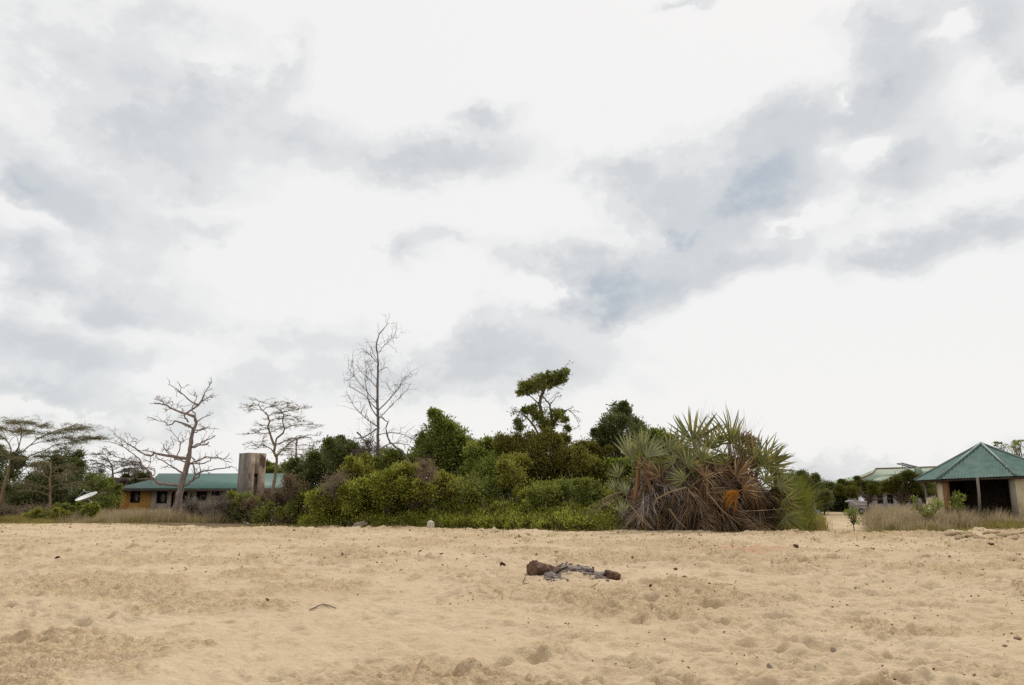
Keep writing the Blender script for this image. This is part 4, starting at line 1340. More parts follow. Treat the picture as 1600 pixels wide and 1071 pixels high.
wall(mb, (xq(358) + .004, YH), (xq(462), YH), zg, ztop, .2, [opening(*o, 358) for o in ops2])
for px0, px1, q, w_ in ops2:
    arch_fill(mb, (xq(px0) + xq(px1)) / 2, YH - .1, xq(px1) - xq(px0), min(zq(q), ztop - .05), .2, zq(774))
wall(mb, (xq(462) - .1, YH + .1), (xq(462) - .1, 76.4), zg, ztop, .2)
wall(mb, (xq(188), 76.5), (xq(462), 76.5), zg, ztop, .2)
mb.build('wall', M['wall_rust'], house)['label'] = 'rusty brown plaster arcade wall'
mb = MB()
wall(mb, (xq(258), YH + 1.9), (xq(460), YH + 1.9), zg, ztop, .1)
mb.build('inner_wall', M['wall_grey'], house)
for (a, b, t, l), cur in zip([(203, 219, 765.5, 786)] + ops[:1] + ops[4:6], (1, 1, 0, 0)):
    x0, x1, z0, z1 = xq(a), xq(b), zq(l), min(zq(t), ztop - .05)
    mb = MB()
    f = .05
    for cx, cz, sx, sz in (((x0 + x1) / 2, z0 + f / 2, x1 - x0, f), ((x0 + x1) / 2, z1 - f / 2, x1 - x0, f), (x0 + f / 2, (z0 + z1) / 2, f, z1 - z0 - 2 * f), (x1 - f / 2, (z0 + z1) / 2, f, z1 - z0 - 2 * f),
                           ((x0 + x1) / 2, (z0 + z1) / 2, f * .8, z1 - z0 - 2 * f)):
        mb.box((cx, YH + .03, cz), (sx, .06, sz))
    wf = mb.build('window', M['wood_dark'], house)
    mb = MB()
    mb.box(((x0 + x1) / 2, YH + .09, (z0 + z1) / 2), (x1 - x0, .02, z1 - z0))
    mb.build('pane', M['dark_glass'], wf)
    if cur:
        mb = MB()
        mb.box((x0 + (x1 - x0) * .56, YH + .06, z0 + (z1 - z0) * .42), ((x1 - x0) * .3, .015, (z1 - z0) * .62))
        mb.build('curtain', M['curtain'], wf)
mb = MB()
x0, x1 = xq(270), xq(277)
mb.box(((x0 + x1) / 2, YH + .08, (zg + zq(768)) / 2), (x1 - x0, .05, zq(768) - zg))
dr = mb.build('door', M['wood_brown'], house)
mb = MB()
mb.box((x0 + .1, YH + .045, zq(787)), (.04, .06, .14))
mb.build('handle', M['grey_metal'], dr)
mb = MB()
mb.box(((xq(295.5) + xq(301.5)) / 2, YH + .1, (zg + zq(771)) / 2), (xq(301.5) - xq(295.5) - .02, .05, zq(771) - zg))
mb.build('door', M['wood_dark'], house)

# --- dark stone stack left of the house
sb = base(183, 77)
st = thing('stone_stack', 'dark brown stone stack with a wider cap left of the orange end wall', 'stack', sb)
mb = MB()
x0, x1 = P(172.5, 785, 77)[0], P(188, 785, 77)[0]
zt = P(183, 753, 77)[2]
mb.box(((x0 + x1) / 2, 77.5, (sb[2] - .1 + zt) / 2), (x1 - x0, 1.0, zt - sb[2] + .1))
mb.build('shaft', M['stone_dark'], st)
mb = MB()
x0, x1, z1 = P(173.5, 785, 77)[0], P(194, 785, 77)[0], P(183, 746.5, 77)[2]
mb.box(((x0 + x1) / 2, 77.45, (zt + z1) / 2), (x1 - x0, 1.12, z1 - zt - .004))
mb.build('cap', M['stone_dark'], st)

# --- the concrete tower
YTW = 50.0
tb_ = base(392, YTW)
tow = thing('concrete_tower', 'square weathered concrete tower with a tall narrow slot and rust stains', 'tower', tb_)
zt, z0 = P(392, 707.5, YTW)[2], tb_[2] - .15
cnr = np.array(P(384.5, 785, YTW)[:2])
phi = math.radians(30 + 18.6)
s = 1.22
ur = np.array([math.cos(phi), math.sin(phi)])
ul = np.array([-math.sin(phi), math.cos(phi)])
c00, c10, c01, c11 = cnr, cnr + ur * s, cnr + ul * s, cnr + ur * s + ul * s
th = .16
mb = MB()
zs1, zs0 = P(400, 740, YTW)[2], P(400, 788, YTW)[2]
wall(mb, c00 + ul * th / 2, c10 + ul * th / 2, z0, zt, th, [(s * .36, s * .60, zs0, zs1)])
wall(mb, c01 + ur * (th + .003) - ul * th / 2, c11 - ul * th / 2, z0, zt, th)
wall(mb, c10 - ur * th / 2 + ul * (th + .003), c11 - ur * th / 2 - ul * (th + .003), z0, zt, th)
mb.build('shaft', M['concrete'], tow)
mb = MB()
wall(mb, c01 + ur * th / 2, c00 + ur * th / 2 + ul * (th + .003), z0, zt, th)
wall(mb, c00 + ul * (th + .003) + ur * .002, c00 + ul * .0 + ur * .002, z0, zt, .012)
M['concrete_shade'] = solid_mat('shaded_streaked_concrete', (0.12, 0.105, 0.095), (0.21, 0.185, 0.165), 1.5, 0.95, 0.5, 14, (1.6, 1.6, 0.8), c3=(0.29, 0.255, 0.225), detail=8)  # corner shading put into the colour: darker concrete for the left face only
mb.build('side_wall', M['concrete_shade'], tow)['label'] = 'streaked left face of the tower with shade put into its grey colour'
mb = MB()
cc = (c00 + c11) / 2
mb.box((cc[0], cc[1], zt - .25), (s - 2 * th - .01, s - 2 * th - .01, .3), phi)
mb.build('top_slab', M['concrete'], tow)
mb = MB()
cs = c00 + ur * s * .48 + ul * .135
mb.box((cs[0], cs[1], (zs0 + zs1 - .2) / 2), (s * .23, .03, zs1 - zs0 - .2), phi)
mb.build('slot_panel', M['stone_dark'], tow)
M['stain'] = solid_mat('rust_and_mould_stain', (0.10, 0.06, 0.045), (0.19, 0.115, 0.075), 4, 0.95)
mb = MB()
rs = np.random.default_rng(5)
for i in range(26):
    u = s * (.62 + .30 * rs.random() ** .8)
    q = c00 + ur * u - ul * .004
    ln = rs.uniform(.12, .75)
    top = zt - .12 - rs.random() * .5
    w = rs.uniform(.02, .07)
    e = ur * w
    off = ul * (-.0006 * i)
    a, b = q - e + off, q + e + off
    m1, m2 = q - e * .7 + off, q + e * .8 + off
    mb.add([(a[0], a[1], top), (m1[0], m1[1], top - ln * .5), (q[0] + off[0], q[1] + off[1], top - ln), (m2[0], m2[1], top - ln * .45), (b[0], b[1], top + rs.uniform(-.05, .05))], [(0, 1, 2, 3, 4)])
mb.build('stain', M['stain'], tow)

# --- satellite dish
YS = 50.0
dc = P(135, 777, YS)
db = base(140, YS + .3)
dish = thing('satellite_dish', 'white satellite dish tipped towards the sky on the grass', 'satellite dish', db)
nrm = np.array([-.27, -.34, .90])
nrm /= np.linalg.norm(nrm)
e1 = np.cross(nrm, [0, 1, 0])
e1 /= np.linalg.norm(e1)
e2 = np.cross(nrm, e1)
R_ = 15.8 * YS / F
mb = MB()
nr, na = 8, 32
pts = []
for side in (0, 1):
    for i in range(nr + 1):
        r = R_ * i / nr
        for k in range(na):
            a = 2 * PI * k / na
            pts.append(dc + e1 * r * math.cos(a) + e2 * r * math.sin(a) + nrm * (r * r / R_ * .26 - .1 - side * .025))
pts = np.array(pts)
fc = []
off = (nr + 1) * na
for i in range(nr):
    for k in range(na):
        a, b, c, d = i * na + k, i * na + (k + 1) % na, (i + 1) * na + (k + 1) % na, (i + 1) * na + k
        fc += [(a, b, c, d), (off + d, off + c, off + b, off + a)]
for k in range(na):
    a, b = nr * na + k, nr * na + (k + 1) % na
    fc.append((a, b, off + b, off + a))
mb.add(pts, fc)
mb.build('reflector', M['white_paint'], dish, smooth=True)
mb = MB()
foc = dc + nrm * .42
for k in range(3):
    a = 2 * PI * k / 3 + .4
    mb.tube([dc + (e1 * math.cos(a) + e2 * math.sin(a)) * R_ * .9 + nrm * .1, foc], .012, 5)
mb.tube([foc - nrm * .05, foc + nrm * .1], .045, 8)
mb.build('feed_arm', M['grey_metal'], dish)
mb = MB()
mb.tube([db - np.array([0, 0, .2]), np.array([db[0], db[1], dc[2] - .25])], .05, 8)
mb.tube([np.array([db[0], db[1], dc[2] - .27]), dc - nrm * .12], .045, 8)
mb.build('mast', M['grey_metal'], dish)

# --- hexagonal pavilion on the right
YP = 37.5
pc = np.array([22.40, YP])
Rm = 3.02
apex = np.array([pc[0], YP, 4.23])
pb = base(1538, YP)
pav = thing('pavilion', 'open six sided pavilion with corrugated green pyramid roof and cream walls', 'pavilion', (pc[0], YP, pb[2]))
zf = pb[2]
ANG = [4.035 + k * PI / 3 for k in range(6)]


def hexv(r, z):
    v = []
    for a in ANG:
        x, y = pc[0] + r * math.sin(a), pc[1] - r * math.cos(a)
        v.append(np.array([x, y, z + .035 * (x - pc[0])]))
    return v


ze = 2.67
EV = hexv(Rm, ze)
mb = MB()
for i in range(6):
    a, b = EV[i], EV[(i + 1) % 6]
    e = b - a
    ln = np.linalg.norm(e)
    n = int(ln / .062)
    mid = (a + b) / 2
    nr_ = np.cross(e, apex - mid)
    nr_ /= np.linalg.norm(nr_)
    if nr_[2] < 0:
        nr_ = -nr_
    down = (mid - apex) / np.linalg.norm(mid - apex)
    rows = []
    for k in range(n + 1):
        t = k / n
        foot = a + e * t + down * .06
        s_ = 1 - abs(2 * t - 1)
        top = mid + (a + e * t - mid) * 1.0 + (apex - mid) * s_
        o = nr_ * .017 * (1 if k % 2 else -1)
        rows.append((foot + o, top + o * (1 if s_ < .97 else 0)))
    vs = np.array([q for r in rows for q in r])
    mb.add(vs, np.array([[2 * k, 2 * k + 2, 2 * k + 3, 2 * k + 1] for k in range(n)]))
pr = mb.build('roof', M['roof_corr'], pav)
mb = MB()
for i in range(6):
    v = EV[i]
    d = (v - apex)
    mb.tube([apex + np.array([0, 0, .04]), apex + d * .5 + np.array([0, 0, .035]), v + d * .02 + np.array([0, 0, .035])], .055, 6)
mb.tube([apex + np.array([0, 0, -.05]), apex + np.array([0, 0, .09])], [.16, .05], 8)
mb.build('ridge_cap', M['ridge'], pr)
mb = MB()
FV = hexv(Rm * .965, ze - .10)
for i in range(6):
    a, b = FV[i], FV[(i + 1) % 6]
    mb.tube([a, b], .055, 4)
    mb.tube([a, apex - np.array([0, 0, .18])], .05, 4)
mb.build('rafters', M['wood_dark'], pr)
rw = Rm * .86
WV = [v[:2] for v in hexv(rw, 0)]
wz = ze + .1
mb = MB()
L_, A_, B2, C2, D2, E2 = WV
mb_low = zf + .75
fr = .62
pA = L_ + (A_ - L_) * fr
wall(mb, L_ + (A_ - L_) * .05, pA, zf - .3, EYE + .22, .15)
mb.build('low_wall', M['wall_cream'], pav)
mb = MB()
uA = (A_ - L_) / np.linalg.norm(A_ - L_)
wall(mb, pA + uA * .003, A_ - uA * .09, zf - .3, wz - .05, .15)
mb.build('wall', M['wall_cream'], pav)
mb = MB()
wall(mb, B2 + (C2 - B2) * .04, C2, zf - .3, wz, .15)
mb.build('wall', M['wall_cream'], pav)
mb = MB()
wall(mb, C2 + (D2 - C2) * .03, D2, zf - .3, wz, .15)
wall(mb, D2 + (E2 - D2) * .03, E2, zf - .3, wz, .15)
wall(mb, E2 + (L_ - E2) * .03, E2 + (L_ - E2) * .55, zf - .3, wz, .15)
mb.build('back_wall', M['wood_dark'], pav)['label'] = 'back walls inside the pavilion with interior shade put into their dark colour'  # dark timber colour stands in for the unlit interior
mb = MB()
mb.box((A_[0], A_[1], (zf + wz) / 2 - .15), (.2, .2, wz - zf + .2), .3)
mb.build('post', M['wood_brown'], pav)
mb = MB()
mb.box((B2[0], B2[1], (zf + wz) / 2 - .15), (.17, .17, wz - zf + .2), .3)
mb.build('post', M['wood_grey'], pav)
for f in (0, .60):
    q = L_ + (A_ - L_) * f
    if f:
        q = q + np.array([-.05, -.12])
    mb = MB()
    mb.tube([(q[0], q[1], zf - .2), (q[0] + .02, q[1], zf + 1), (q[0], q[1], wz - .02)], [.075, .07, .065], 8)
    mb.build('post', M['wood_grey'], pav, smooth=True)
mb = MB()
q0, q1 = P(1531, 800, 34.6), P(1527, 746, 34.4)
mb.tube([q0, (q0 + q1) / 2 + np.array([.02, 0, 0]), q1], [.06, .055, .05], 8)
mb.build('post', M['wood_grey'], pav, smooth=True)
mb = MB()
fl = hexv(rw, zf + .03)
for v in fl:
    v[2] = zf + .03
mb.add(np.array(fl), [(0, 1, 2, 3, 4, 5)])
mb.build('floor_slab', M['floor_dust'], pav)

# --- far pale-roofed house behind the flat-topped trees
YF = 95.0
fb = base(1400, YF)
fh = thing('house', 'pale walled house with faded green roof behind the flat topped trees', 'house', fb)
A, B_, C_, D_, E_ = P(1330, 755, 92), P(1364.5, 740, 96.6), P(1369, 733, 98), P(1482, 729.5, 98), P(1520, 755, 92)
A[2] = E_[2]
bk = lambda p: np.array([p[0], 196 - p[1], p[2]])
mb = MB()
slab(mb, [[A, E_, D_, C_, B_], [bk(E_), bk(A), bk(B_), bk(C_), bk(D_)], [bk(A), A, B_, bk(B_)], [bk(B_), B_, C_, bk(C_)], [E_, bk(E_), bk(D_), D_]], .1)
fr_ = mb.build('roof', M['roof_pale'], fh)
mb = MB()
mb.tube([C_ + np.array([-.1, 0, .03]), D_ + np.array([0, 0, .03])], .1, 6)
mb.tube([C_ + np.array([-.05, 0, .03]), B_ + np.array([-.05, 0, .03]), A + np.array([0, 0, .03])], .08, 6)
mb.build('ridge_cap', M['wood_brown'], fr_)
# gablet with a roof frame for a water heater
g0, g1, g2 = P(1416, 734, 93.6), P(1436, 752, 93.2), P(1428, 731, 93.4)
mb = MB()
gl = P(1428.5, 750, 93.2)
gr = P(1440, 750, 93.2)
mb.add([P(1428.5, 730.5, 93.3), P(1440.5, 730.5, 93.3), P(1439, 738, 93.3), P(1452, 746, 93.0), P(1428.5, 746, 93.0),
        P(1428.5, 730.5, 97), P(1440.5, 730.5, 97), P(1439, 738, 97), P(1452, 746, 97), P(1428.5, 746, 97)],
       [(0, 4, 3, 2, 1), (0, 1, 6, 5), (1, 2, 7, 6), (2, 3, 8, 7), (0, 5, 9, 4)])
mb.build('dormer', M['roof_pale'], fr_)
mb = MB()
p0, p1, p2 = P(1409, 724, 94), P(1420, 727, 94), P(1434, 730.5, 94)
mb.tube([p0, p1, p2], .11, 6)
mb.tube([p0 + np.array([0, 1.2, 0]), p2 + np.array([0, 1.2, 0])], .08, 6)
for px, t, b in ((1409.5, 724, 731), (1419.5, 727, 733), (1414, 726, 732)):
    mb.tube([P(px, t, 94), P(px + .8, b, 94)], .05, 5)
mb.tube([P(1415, 731.5, 93.5), P(1429, 739, 93.2)], .1, 6)
mb.tube([p0, p0 + np.array([0, 1.2, 0])], .06, 5)
mb.build('roof_frame', M['grey_metal'], fr_)
x0, x1 = P(1357, 785, YF)[0], P(1512, 785, YF)[0]
mb = MB()
zw = A[2] - .12
wo = []
for px in (1370, 1386, 1402, 1421, 1440, 1462):
    u = P(px, 785, YF)[0] - x0
    wo.append((u, u + .75, fb[2] + 1.0, fb[2] + 2.1))
wall(mb, (x0, YF), (x1, YF), fb[2] - .1, zw, .2, wo)
wall(mb, (x0 + .1, YF + .1), (x0 + .1, YF + 5.8), fb[2] - .1, zw, .2)
wall(mb, (x1 - .1, YF + .1), (x1 - .1, YF + 5.8), fb[2] - .1, zw, .2)
mb.build('wall', M['wall_lilac'], fh)
for o in wo:
    mb = MB()
    mb.box((x0 + (o[0] + o[1]) / 2, YF + .06, (o[2] + o[3]) / 2), (o[1] - o[0], .03, o[3] - o[2]))
    mb.build('window', M['dark_glass'], fh)

# --- pale slatted trailer under the flat-topped tree
YR = 77.0
rb = base(1343, YR)
tr_ = thing('trailer', 'small pale slatted trailer with raised white sheet under the flat topped tree', 'trailer', rb)
x0, x1 = P(1334.5, 785, YR)[0], P(1354, 785, YR)[0]
zb0, zb1 = P(1343, 795, YR)[2], P(1343, 783.5, YR)[2]
mb = MB()
mb.box(((x0 + x1) / 2, YR + .5, zb0 + .04), (x1 - x0, 1.0, .06))
for k in range(9):
    x = x0 + .05 + (x1 - x0 - .1) * k / 8
    for yy in (YR - .02, YR + 1.02):
        mb.box((x, yy, (zb0 + zb1) / 2 + .06), (.085, .03, zb1 - zb0 - .06))
for yy in (YR - .045, YR + 1.045):
    for z in (zb1 - .05, (zb0 + zb1) / 2, zb0 + .08):
        mb.box(((x0 + x1) / 2, yy, z), (x1 - x0 + .04, .022, .08))
mb.build('body', M['pale_slat'], tr_)
mb = MB()
a, b, c, d = P(1341, 783, YR), P(1341.5, 776.5, YR + .5), P(1349.5, 779.5, YR + .5), P(1350.5, 783, YR)
pts = [a, d, c, b]
slab(mb, [pts], .04)
mb.tube([P(1343, 775.5, YR + .4), P(1352, 781, YR + .4)], .04, 5)
mb.build('sheet', M['white_paint'], tr_)
mb = MB()
cw = P(1329.5, 793, YR)
r = 10 * YR / F
ar = [cw + np.array([math.cos(t) * r, 0, math.sin(t) * r]) for t in np.linspace(.15, 2.2, 10)]
mb.tube([q + np.array([0, .0, 0]) for q in ar], .05, 6)
mb.tube([q + np.array([0, .35, 0]) for q in ar], .05, 6)
mb.build('mudguard', M['white_paint'], tr_, smooth=True)
for px, py, rr in ((1330, 793.5, .36), (1347, 796.5, .30)):
    w0 = P(px, py, YR)
    w0[2] = rb[2] + rr
    mb = MB()
    t = np.linspace(0, 2 * PI, 21)
    mb.tube([w0 + np.array([math.cos(q) * rr * .82, .18, math.sin(q) * rr * .82]) for q in t], rr * .18, 8, cap=False)
    wh = mb.build('wheel', M['rubber'], tr_, smooth=True)
    mb = MB()
    mb.tube([w0 + np.array([0, .10, 0]), w0 + np.array([0, .26, 0])], rr * .68, 14)
    mb.build('rim', M['grey_metal'], wh)

# --- pale blue post beside the bushes
q = base(1273, 74)
bp = thing('post', 'weathered pale blue post standing before the dark bushes at the path end', 'post', q)
zt = P(1271, 781, 74)[2]
mb = MB()
zz = np.linspace(q[2] - .1, zt, 8)
mb.tube([(q[0] - .05 * (i / 7), 74, z) for i, z in enumerate(zz)], [.17, .165, .16, .155, .15, .15, .14, .07], 10)
mb.build('shaft', M['pale_blue'], bp, smooth=True)
mb = MB()
mb.box((q[0] + .12, 74, q[2] + .22), (.5, .4, .5), .2)
mb.build('plinth', M['pale_blue'], bp)
# ------------------------------------------------------------------ the fan palm clump
def fan_mesh(name, mat_, seed, n=22, L=1.0, spread=100, droop=.25, width=.05, pet=.7, bunch=0.0, fold=.25, noise_=.06, curl=.05, petw=.016):
    """one fan frond: stalk along +X from the origin, pleated blades fanning in the XY plane, drooping to -Z"""
    rg = np.random.default_rng(seed)
    mb = MB()
    t = np.linspace(0, 1, 6)
    pp = np.stack([t * pet, 0 * t, -.12 * droop * t * t * pet], axis=1)
    mb.tube(pp, np.linspace(petw * 1.4, petw, 6), 5)
    hub = pp[-1]
    for i in range(n):
        a = math.radians(-spread + 2 * spread * (i + .5) / n) * (1 - bunch) + rg.normal() * noise_
        ll = L * (0.72 + .28 * math.cos(a * .8)) * rg.uniform(.85, 1.08)
        d0 = np.array([math.cos(a), math.sin(a), rg.normal() * .05])
        up = np.array([0, 0, 1.0])
        sd_ = np.cross(up, d0)
        k = 6
        s = np.linspace(0, 1, k + 1)
        dr = droop * rg.uniform(.6, 1.5)
        cen = hub + d0 * (s * ll)[:, None]
        cen[:, 2] -= dr * ll * s ** 2.2
        cen[:, :2] -= d0[:2] * (np.clip(dr - .3, 0, 1.2) * .38 * ll * s ** 2.6)[:, None]
        cen[:, :2] *= 1
        cen += (sd_ * rg.normal() * curl)[None, :] * (s ** 2)[:, None]
        w = width * np.array([.35, .8, 1.0, .95, .75, .45, .04]) * .5
        tw = np.cross(d0, sd_) * fold * (1 if i % 2 else -1)
        a1 = cen + (sd_ + tw) * w[:, None]
        a2 = cen - (sd_ + tw) * w[:, None]
        v = np.empty((2 * (k + 1), 3))
        v[0::2], v[1::2] = a1, a2
        mb.add(v, np.array([[2 * j, 2 * j + 1, 2 * j + 3, 2 * j + 2] for j in range(k)]))
    return mb.mesh(name, mat_)


M['palm_thatch'] = leaf_mat('dead_palm_thatch', [(0.06, 0.036, 0.022), (0.13, 0.085, 0.052), (0.23, 0.16, 0.105), (0.42, 0.33, 0.24)], 0.2, 1.6, .7)
GREEN = [fan_mesh('frond', M['palm_green'], 100 + i, 19 + i % 3, 1.0, 74 + 9 * (i % 3), .12 + .13 * i, .055, .55, .0, .25, .09, .12) for i in range(4)]
PALE = [fan_mesh('frond', M['palm_pale'], 120 + i, 15, 1.0, 42 + 12 * i, .12, .075, .5) for i in range(2)]
OLIVE = [fan_mesh('frond', M['palm_dry'], 130 + i, 20, 1.0, 100, .5, .07, .55) for i in range(2)]
DRY = [fan_mesh('dry_frond', M['palm_dry'], 140 + i, 28, 1.05 + .1 * i, 85 - 8 * i, .9 + .25 * i, .036, .6, .45 + .1 * i, .35, .20, .38) for i in range(4)] + [fan_mesh('dry_frond', M['palm_dry'], 150, 30, .9, 110, 1.5, .036, .5, .2, .35, .25, .4)]
GREYF = [fan_mesh('dry_frond', M['palm_grey'], 160 + i, 26, 1.0 + .1 * i, 80 - 8 * i, 1.0 + .25 * i, .034, .6, .45 + .1 * i, .35, .20, .40) for i in range(5)]
ORANGE = fan_mesh('dry_frond', M['palm_orange'], 180, 15, .72, 48, .9, .075, .45, .0, .3, .14, .15)


def frame(d, nrm_):
    d = np.array(d, float)
    d /= np.linalg.norm(d)
    n_ = np.array(nrm_, float)
    n_ = n_ - d * np.dot(n_, d)
    n_ /= np.linalg.norm(n_) + 1e-9
    y = np.cross(n_, d)
    return np.stack([d, y, n_], axis=1)


from mathutils import Matrix
YC = 33.2
pbase = base(1095, YC)
palm = thing('fan_palm', 'huge clump of fan palm with green crown fronds and a skirt of dead brown fronds', 'palm', pbase)


def put(me, pos, d, nrm_, scale, name):
    o = bpy.data.objects.new(name, me)
    COL.objects.link(o)
    o.parent = palm
    R = frame(d, nrm_) * scale
    m = Matrix([[R[0][0], R[0][1], R[0][2], pos[0] - pbase[0]], [R[1][0], R[1][1], R[1][2], pos[1] - pbase[1]], [R[2][0], R[2][1], R[2][2], pos[2] - pbase[2]], [0, 0, 0, 1]])
    o.matrix_local = m
    return o


rp = np.random.default_rng(91)
# green fronds: hub in the photo, heading (right, up), blade length in photo pixels, depth, kind
GF = [
    (1084, 692, .05, 1, 50, 32.4, 'g'), (1062, 702, .55, .8, 36, 31.8, 'g'), (1046, 704, .75, .75, 40, 31.6, 'g'), (1124, 694, .35, 1, 38, 32.6, 'g'), (1150, 704, .7, .6, 36, 32.2, 'g'), (1160, 690, .8, .5, 34, 33.0, 'o'), (1176, 732, .1, 1, 36, 32.2, 'g'), (1003, 706, .2, 1, 40, 31.2, 'p'), (986, 716, -.1, 1, 40, 31.3, 'p'),
    (1012, 712, .6, .8, 38, 31.0, 'p'), (1108, 700, .3, 1, 48, 32.2, 'g'), (1140, 692, .5, .9, 46, 32.4, 'g'), 
    (1168, 690, .9, .3, 32, 32.8, 'o'), (1160, 710, .8, -.1, 36, 32.0, 'g'), (1182, 724, .45, .9, 50, 31.8, 'g'), (1190, 728, .8, .65, 54, 31.6, 'g'), (1200, 735, .95, .4, 48, 31.8, 'g'),
    (1206, 745, 1, .15, 40, 31.6, 'g'), (1074, 728, .6, .4, 40, 30.8, 'g'), (1055, 722, -.5, .4, 34, 31.0, 'g'), (1098, 720, .3, .7, 36, 31.0, 'g'),
    (1135, 726, -.1, .9, 32, 30.9, 'g'), (1040, 720, -.3, .9, 34, 31.6, 'g'),
    (966, 745, -.2, 1, 26, 30.6, 'p'), (978, 772, -.1, 1, 24, 30.3, 'p'), (972, 800, 0, 1, 24, 30.2, 'p'), (962, 768, -.3, 1, 22, 30.4, 'p'), (1215, 760, .9, .1, 36, 31.0, 'g'),
    (1222, 785, .8, -.4, 36, 30.6, 'g'), (1226, 808, .7, -.6, 32, 30.3, 'g'), (1150, 745, .5, .4, 34, 30.6, 'o'), (1100, 745, .4, .3, 34, 30.4, 'o'), (1030, 745, -.2, .8, 30, 30.6, 'o'),
    (1160, 765, .5, .1, 30, 30.2, 'o'), (1070, 750, -.3, .3, 34, 30.5, 'g'), (1195, 755, .6, .5, 34, 31.0, 'g'), (1120, 735, .6, .5, 36, 30.9, 'o'), (1012, 735, .2, 1, 30, 31.0, 'o'),
]
for i, (px, py, dx, dz, ln, yy, k) in enumerate(GF):
    src = {'g': GREEN, 'p': PALE, 'o': OLIVE}[k]
    me = src[i % len(src)]
    hub = P(px, py, yy)
    d = np.array([dx, rp.normal() * .22 - .12, dz])
    d /= np.linalg.norm(d)
    sc = ln * yy / F * rp.uniform(.95, 1.2)
    nn = np.array([rp.normal() * .35, -1.0, rp.normal() * .3 + .45])
    put(me, hub - d * .55 * sc, d, nn, sc, 'frond')

PROF_X = np.array([-3.6, -3.0, -2.4, -1.5, -.4, .6, 1.5, 2.4, 3.0, 3.5])
PROF_Z = np.array([1.0, 2.2, 2.7, 3.0, 3.3, 3.35, 2.9, 2.2, 1.6, .7])


def dome(u, s):
    """point of the mound: u across (-1..1), s from ground (0) to crest (1) on the front"""
    x = u * 3.25 - .05
    h = np.interp(x, PROF_X, PROF_Z)
    fr = 2.5 * math.sqrt(max(0.02, 1 - (x / 3.6) ** 2))
    a = s * PI / 2
    return np.array([pbase[0] + x, YC - .2 - fr * math.cos(a) ** .8, pbase[2] + h * math.sin(a)]), np.array([x / 4.0 * .9, -math.cos(a), .45 * math.sin(a)])


stuffm = MB()


def add_mesh(mb, me, pos, d, nrm_, scale):
    v = np.empty(len(me.vertices) * 3, np.float32)
    me.vertices.foreach_get('co', v)
    v = v.reshape(-1, 3) @ (frame(d, nrm_) * scale).T + pos
    mb.add(v, [tuple(p.vertices) for p in me.polygons])


cnt = 0
for i in range(430):
    part_ = i < 92
    u = rp.uniform(-1.1, .92)
    s = rp.random() ** .75 * .82
    pos, nn = dome(u, s)
    inw = 0.05 if part_ else rp.uniform(.15, 1.0)
    pos = pos - nn / np.linalg.norm(nn) * inw
    d = np.array([nn[0] * .8 + .3 + rp.normal() * 1.0 - (.9 if u > .72 else 0) + (.7 if u < -.65 else 0), nn[1] * .55 + rp.normal() * .25, -.45 + .75 * s + rp.normal() * .45])
    d[2] = min(d[2], .15)
    if u < -.45:
        d[0] = max(d[0], -.18)
        d[2] = min(d[2], -.25)
    d /= np.linalg.norm(d)
    sc = rp.uniform(.6, 1.2)
    src = GREYF if rp.random() < .30 + .3 * (u < -.3) else DRY
    me = src[rp.integers(5)]
    start = pos - d * .6 * sc
    tip = start + d * 1.7 * sc
    if tip[2] < pbase[2] - .1:
        d[2] = abs(d[2]) * .3
        start = pos - d * .6 * sc
        start[2] = max(start[2], pbase[2] + .15)
    nrmv = np.array([0, -.35, 1.0]) + rp.normal(size=3) * .5
    if u < -.3:
        nrmv[0] = -abs(nrmv[0])
    if part_:
        put(me, start, d, nrmv, sc, 'dry_frond')
    else:
        add_mesh(stuffm, me, start, d, nrmv, sc)
so = stuffm.build('dry_thatch', M['palm_thatch'], palm)
so['kind'] = 'stuff'
put(ORANGE, P(1172, 760, 29.55), (-.85, -.1, -.30), (.3, -.6, .7), 1.05, 'dry_frond')['label'] = 'orange dead frond hanging on the front'
# standing stems and bare stalks
for i, (px, py0, py1, lean, m_) in enumerate([(1000, 790, 715, .3, 'wood_brown'), (1012, 800, 725, -.2, 'wood_brown'), (1085, 800, 690, .2, 'bark_brown'), (1140, 800, 695, .1, 'bark_brown'), (1185, 800, 730, .4, 'bark_brown'), (1045, 800, 715, -.2, 'bark_brown')]):
    mb = MB()
    a, b = P(px - lean * 30, py0, 31.6), P(px, py1, 31.8)
    limb(mb, a, b, .10, .07, rp, .1, 8, 6)
    mb.build('stem', M[m_], palm, smooth=True)
mb = MB()
for ptl, r in (([(1022, 790), (1026, 780), (1045, 770), (1072, 762)], .035), ([(1105, 770), (1130, 800), (1160, 822)], .03), ([(1045, 795), (1060, 815), (1072, 826)], .025), ([(985, 790), (1005, 815), (1018, 826)], .025),
               ([(1165, 762), (1172, 758), (1180, 762)], .045), ([(1130, 778), (1145, 776), (1156, 778)], .03), ([(1098, 752), (1120, 740), (1130, 738)], .02)):
    mb = MB()
    mb.tube([P(x, y, 29.9) for x, y in ptl], r, 5)
    mb.build('bare_stalk', M['bark_yellow'], palm, smooth=True)
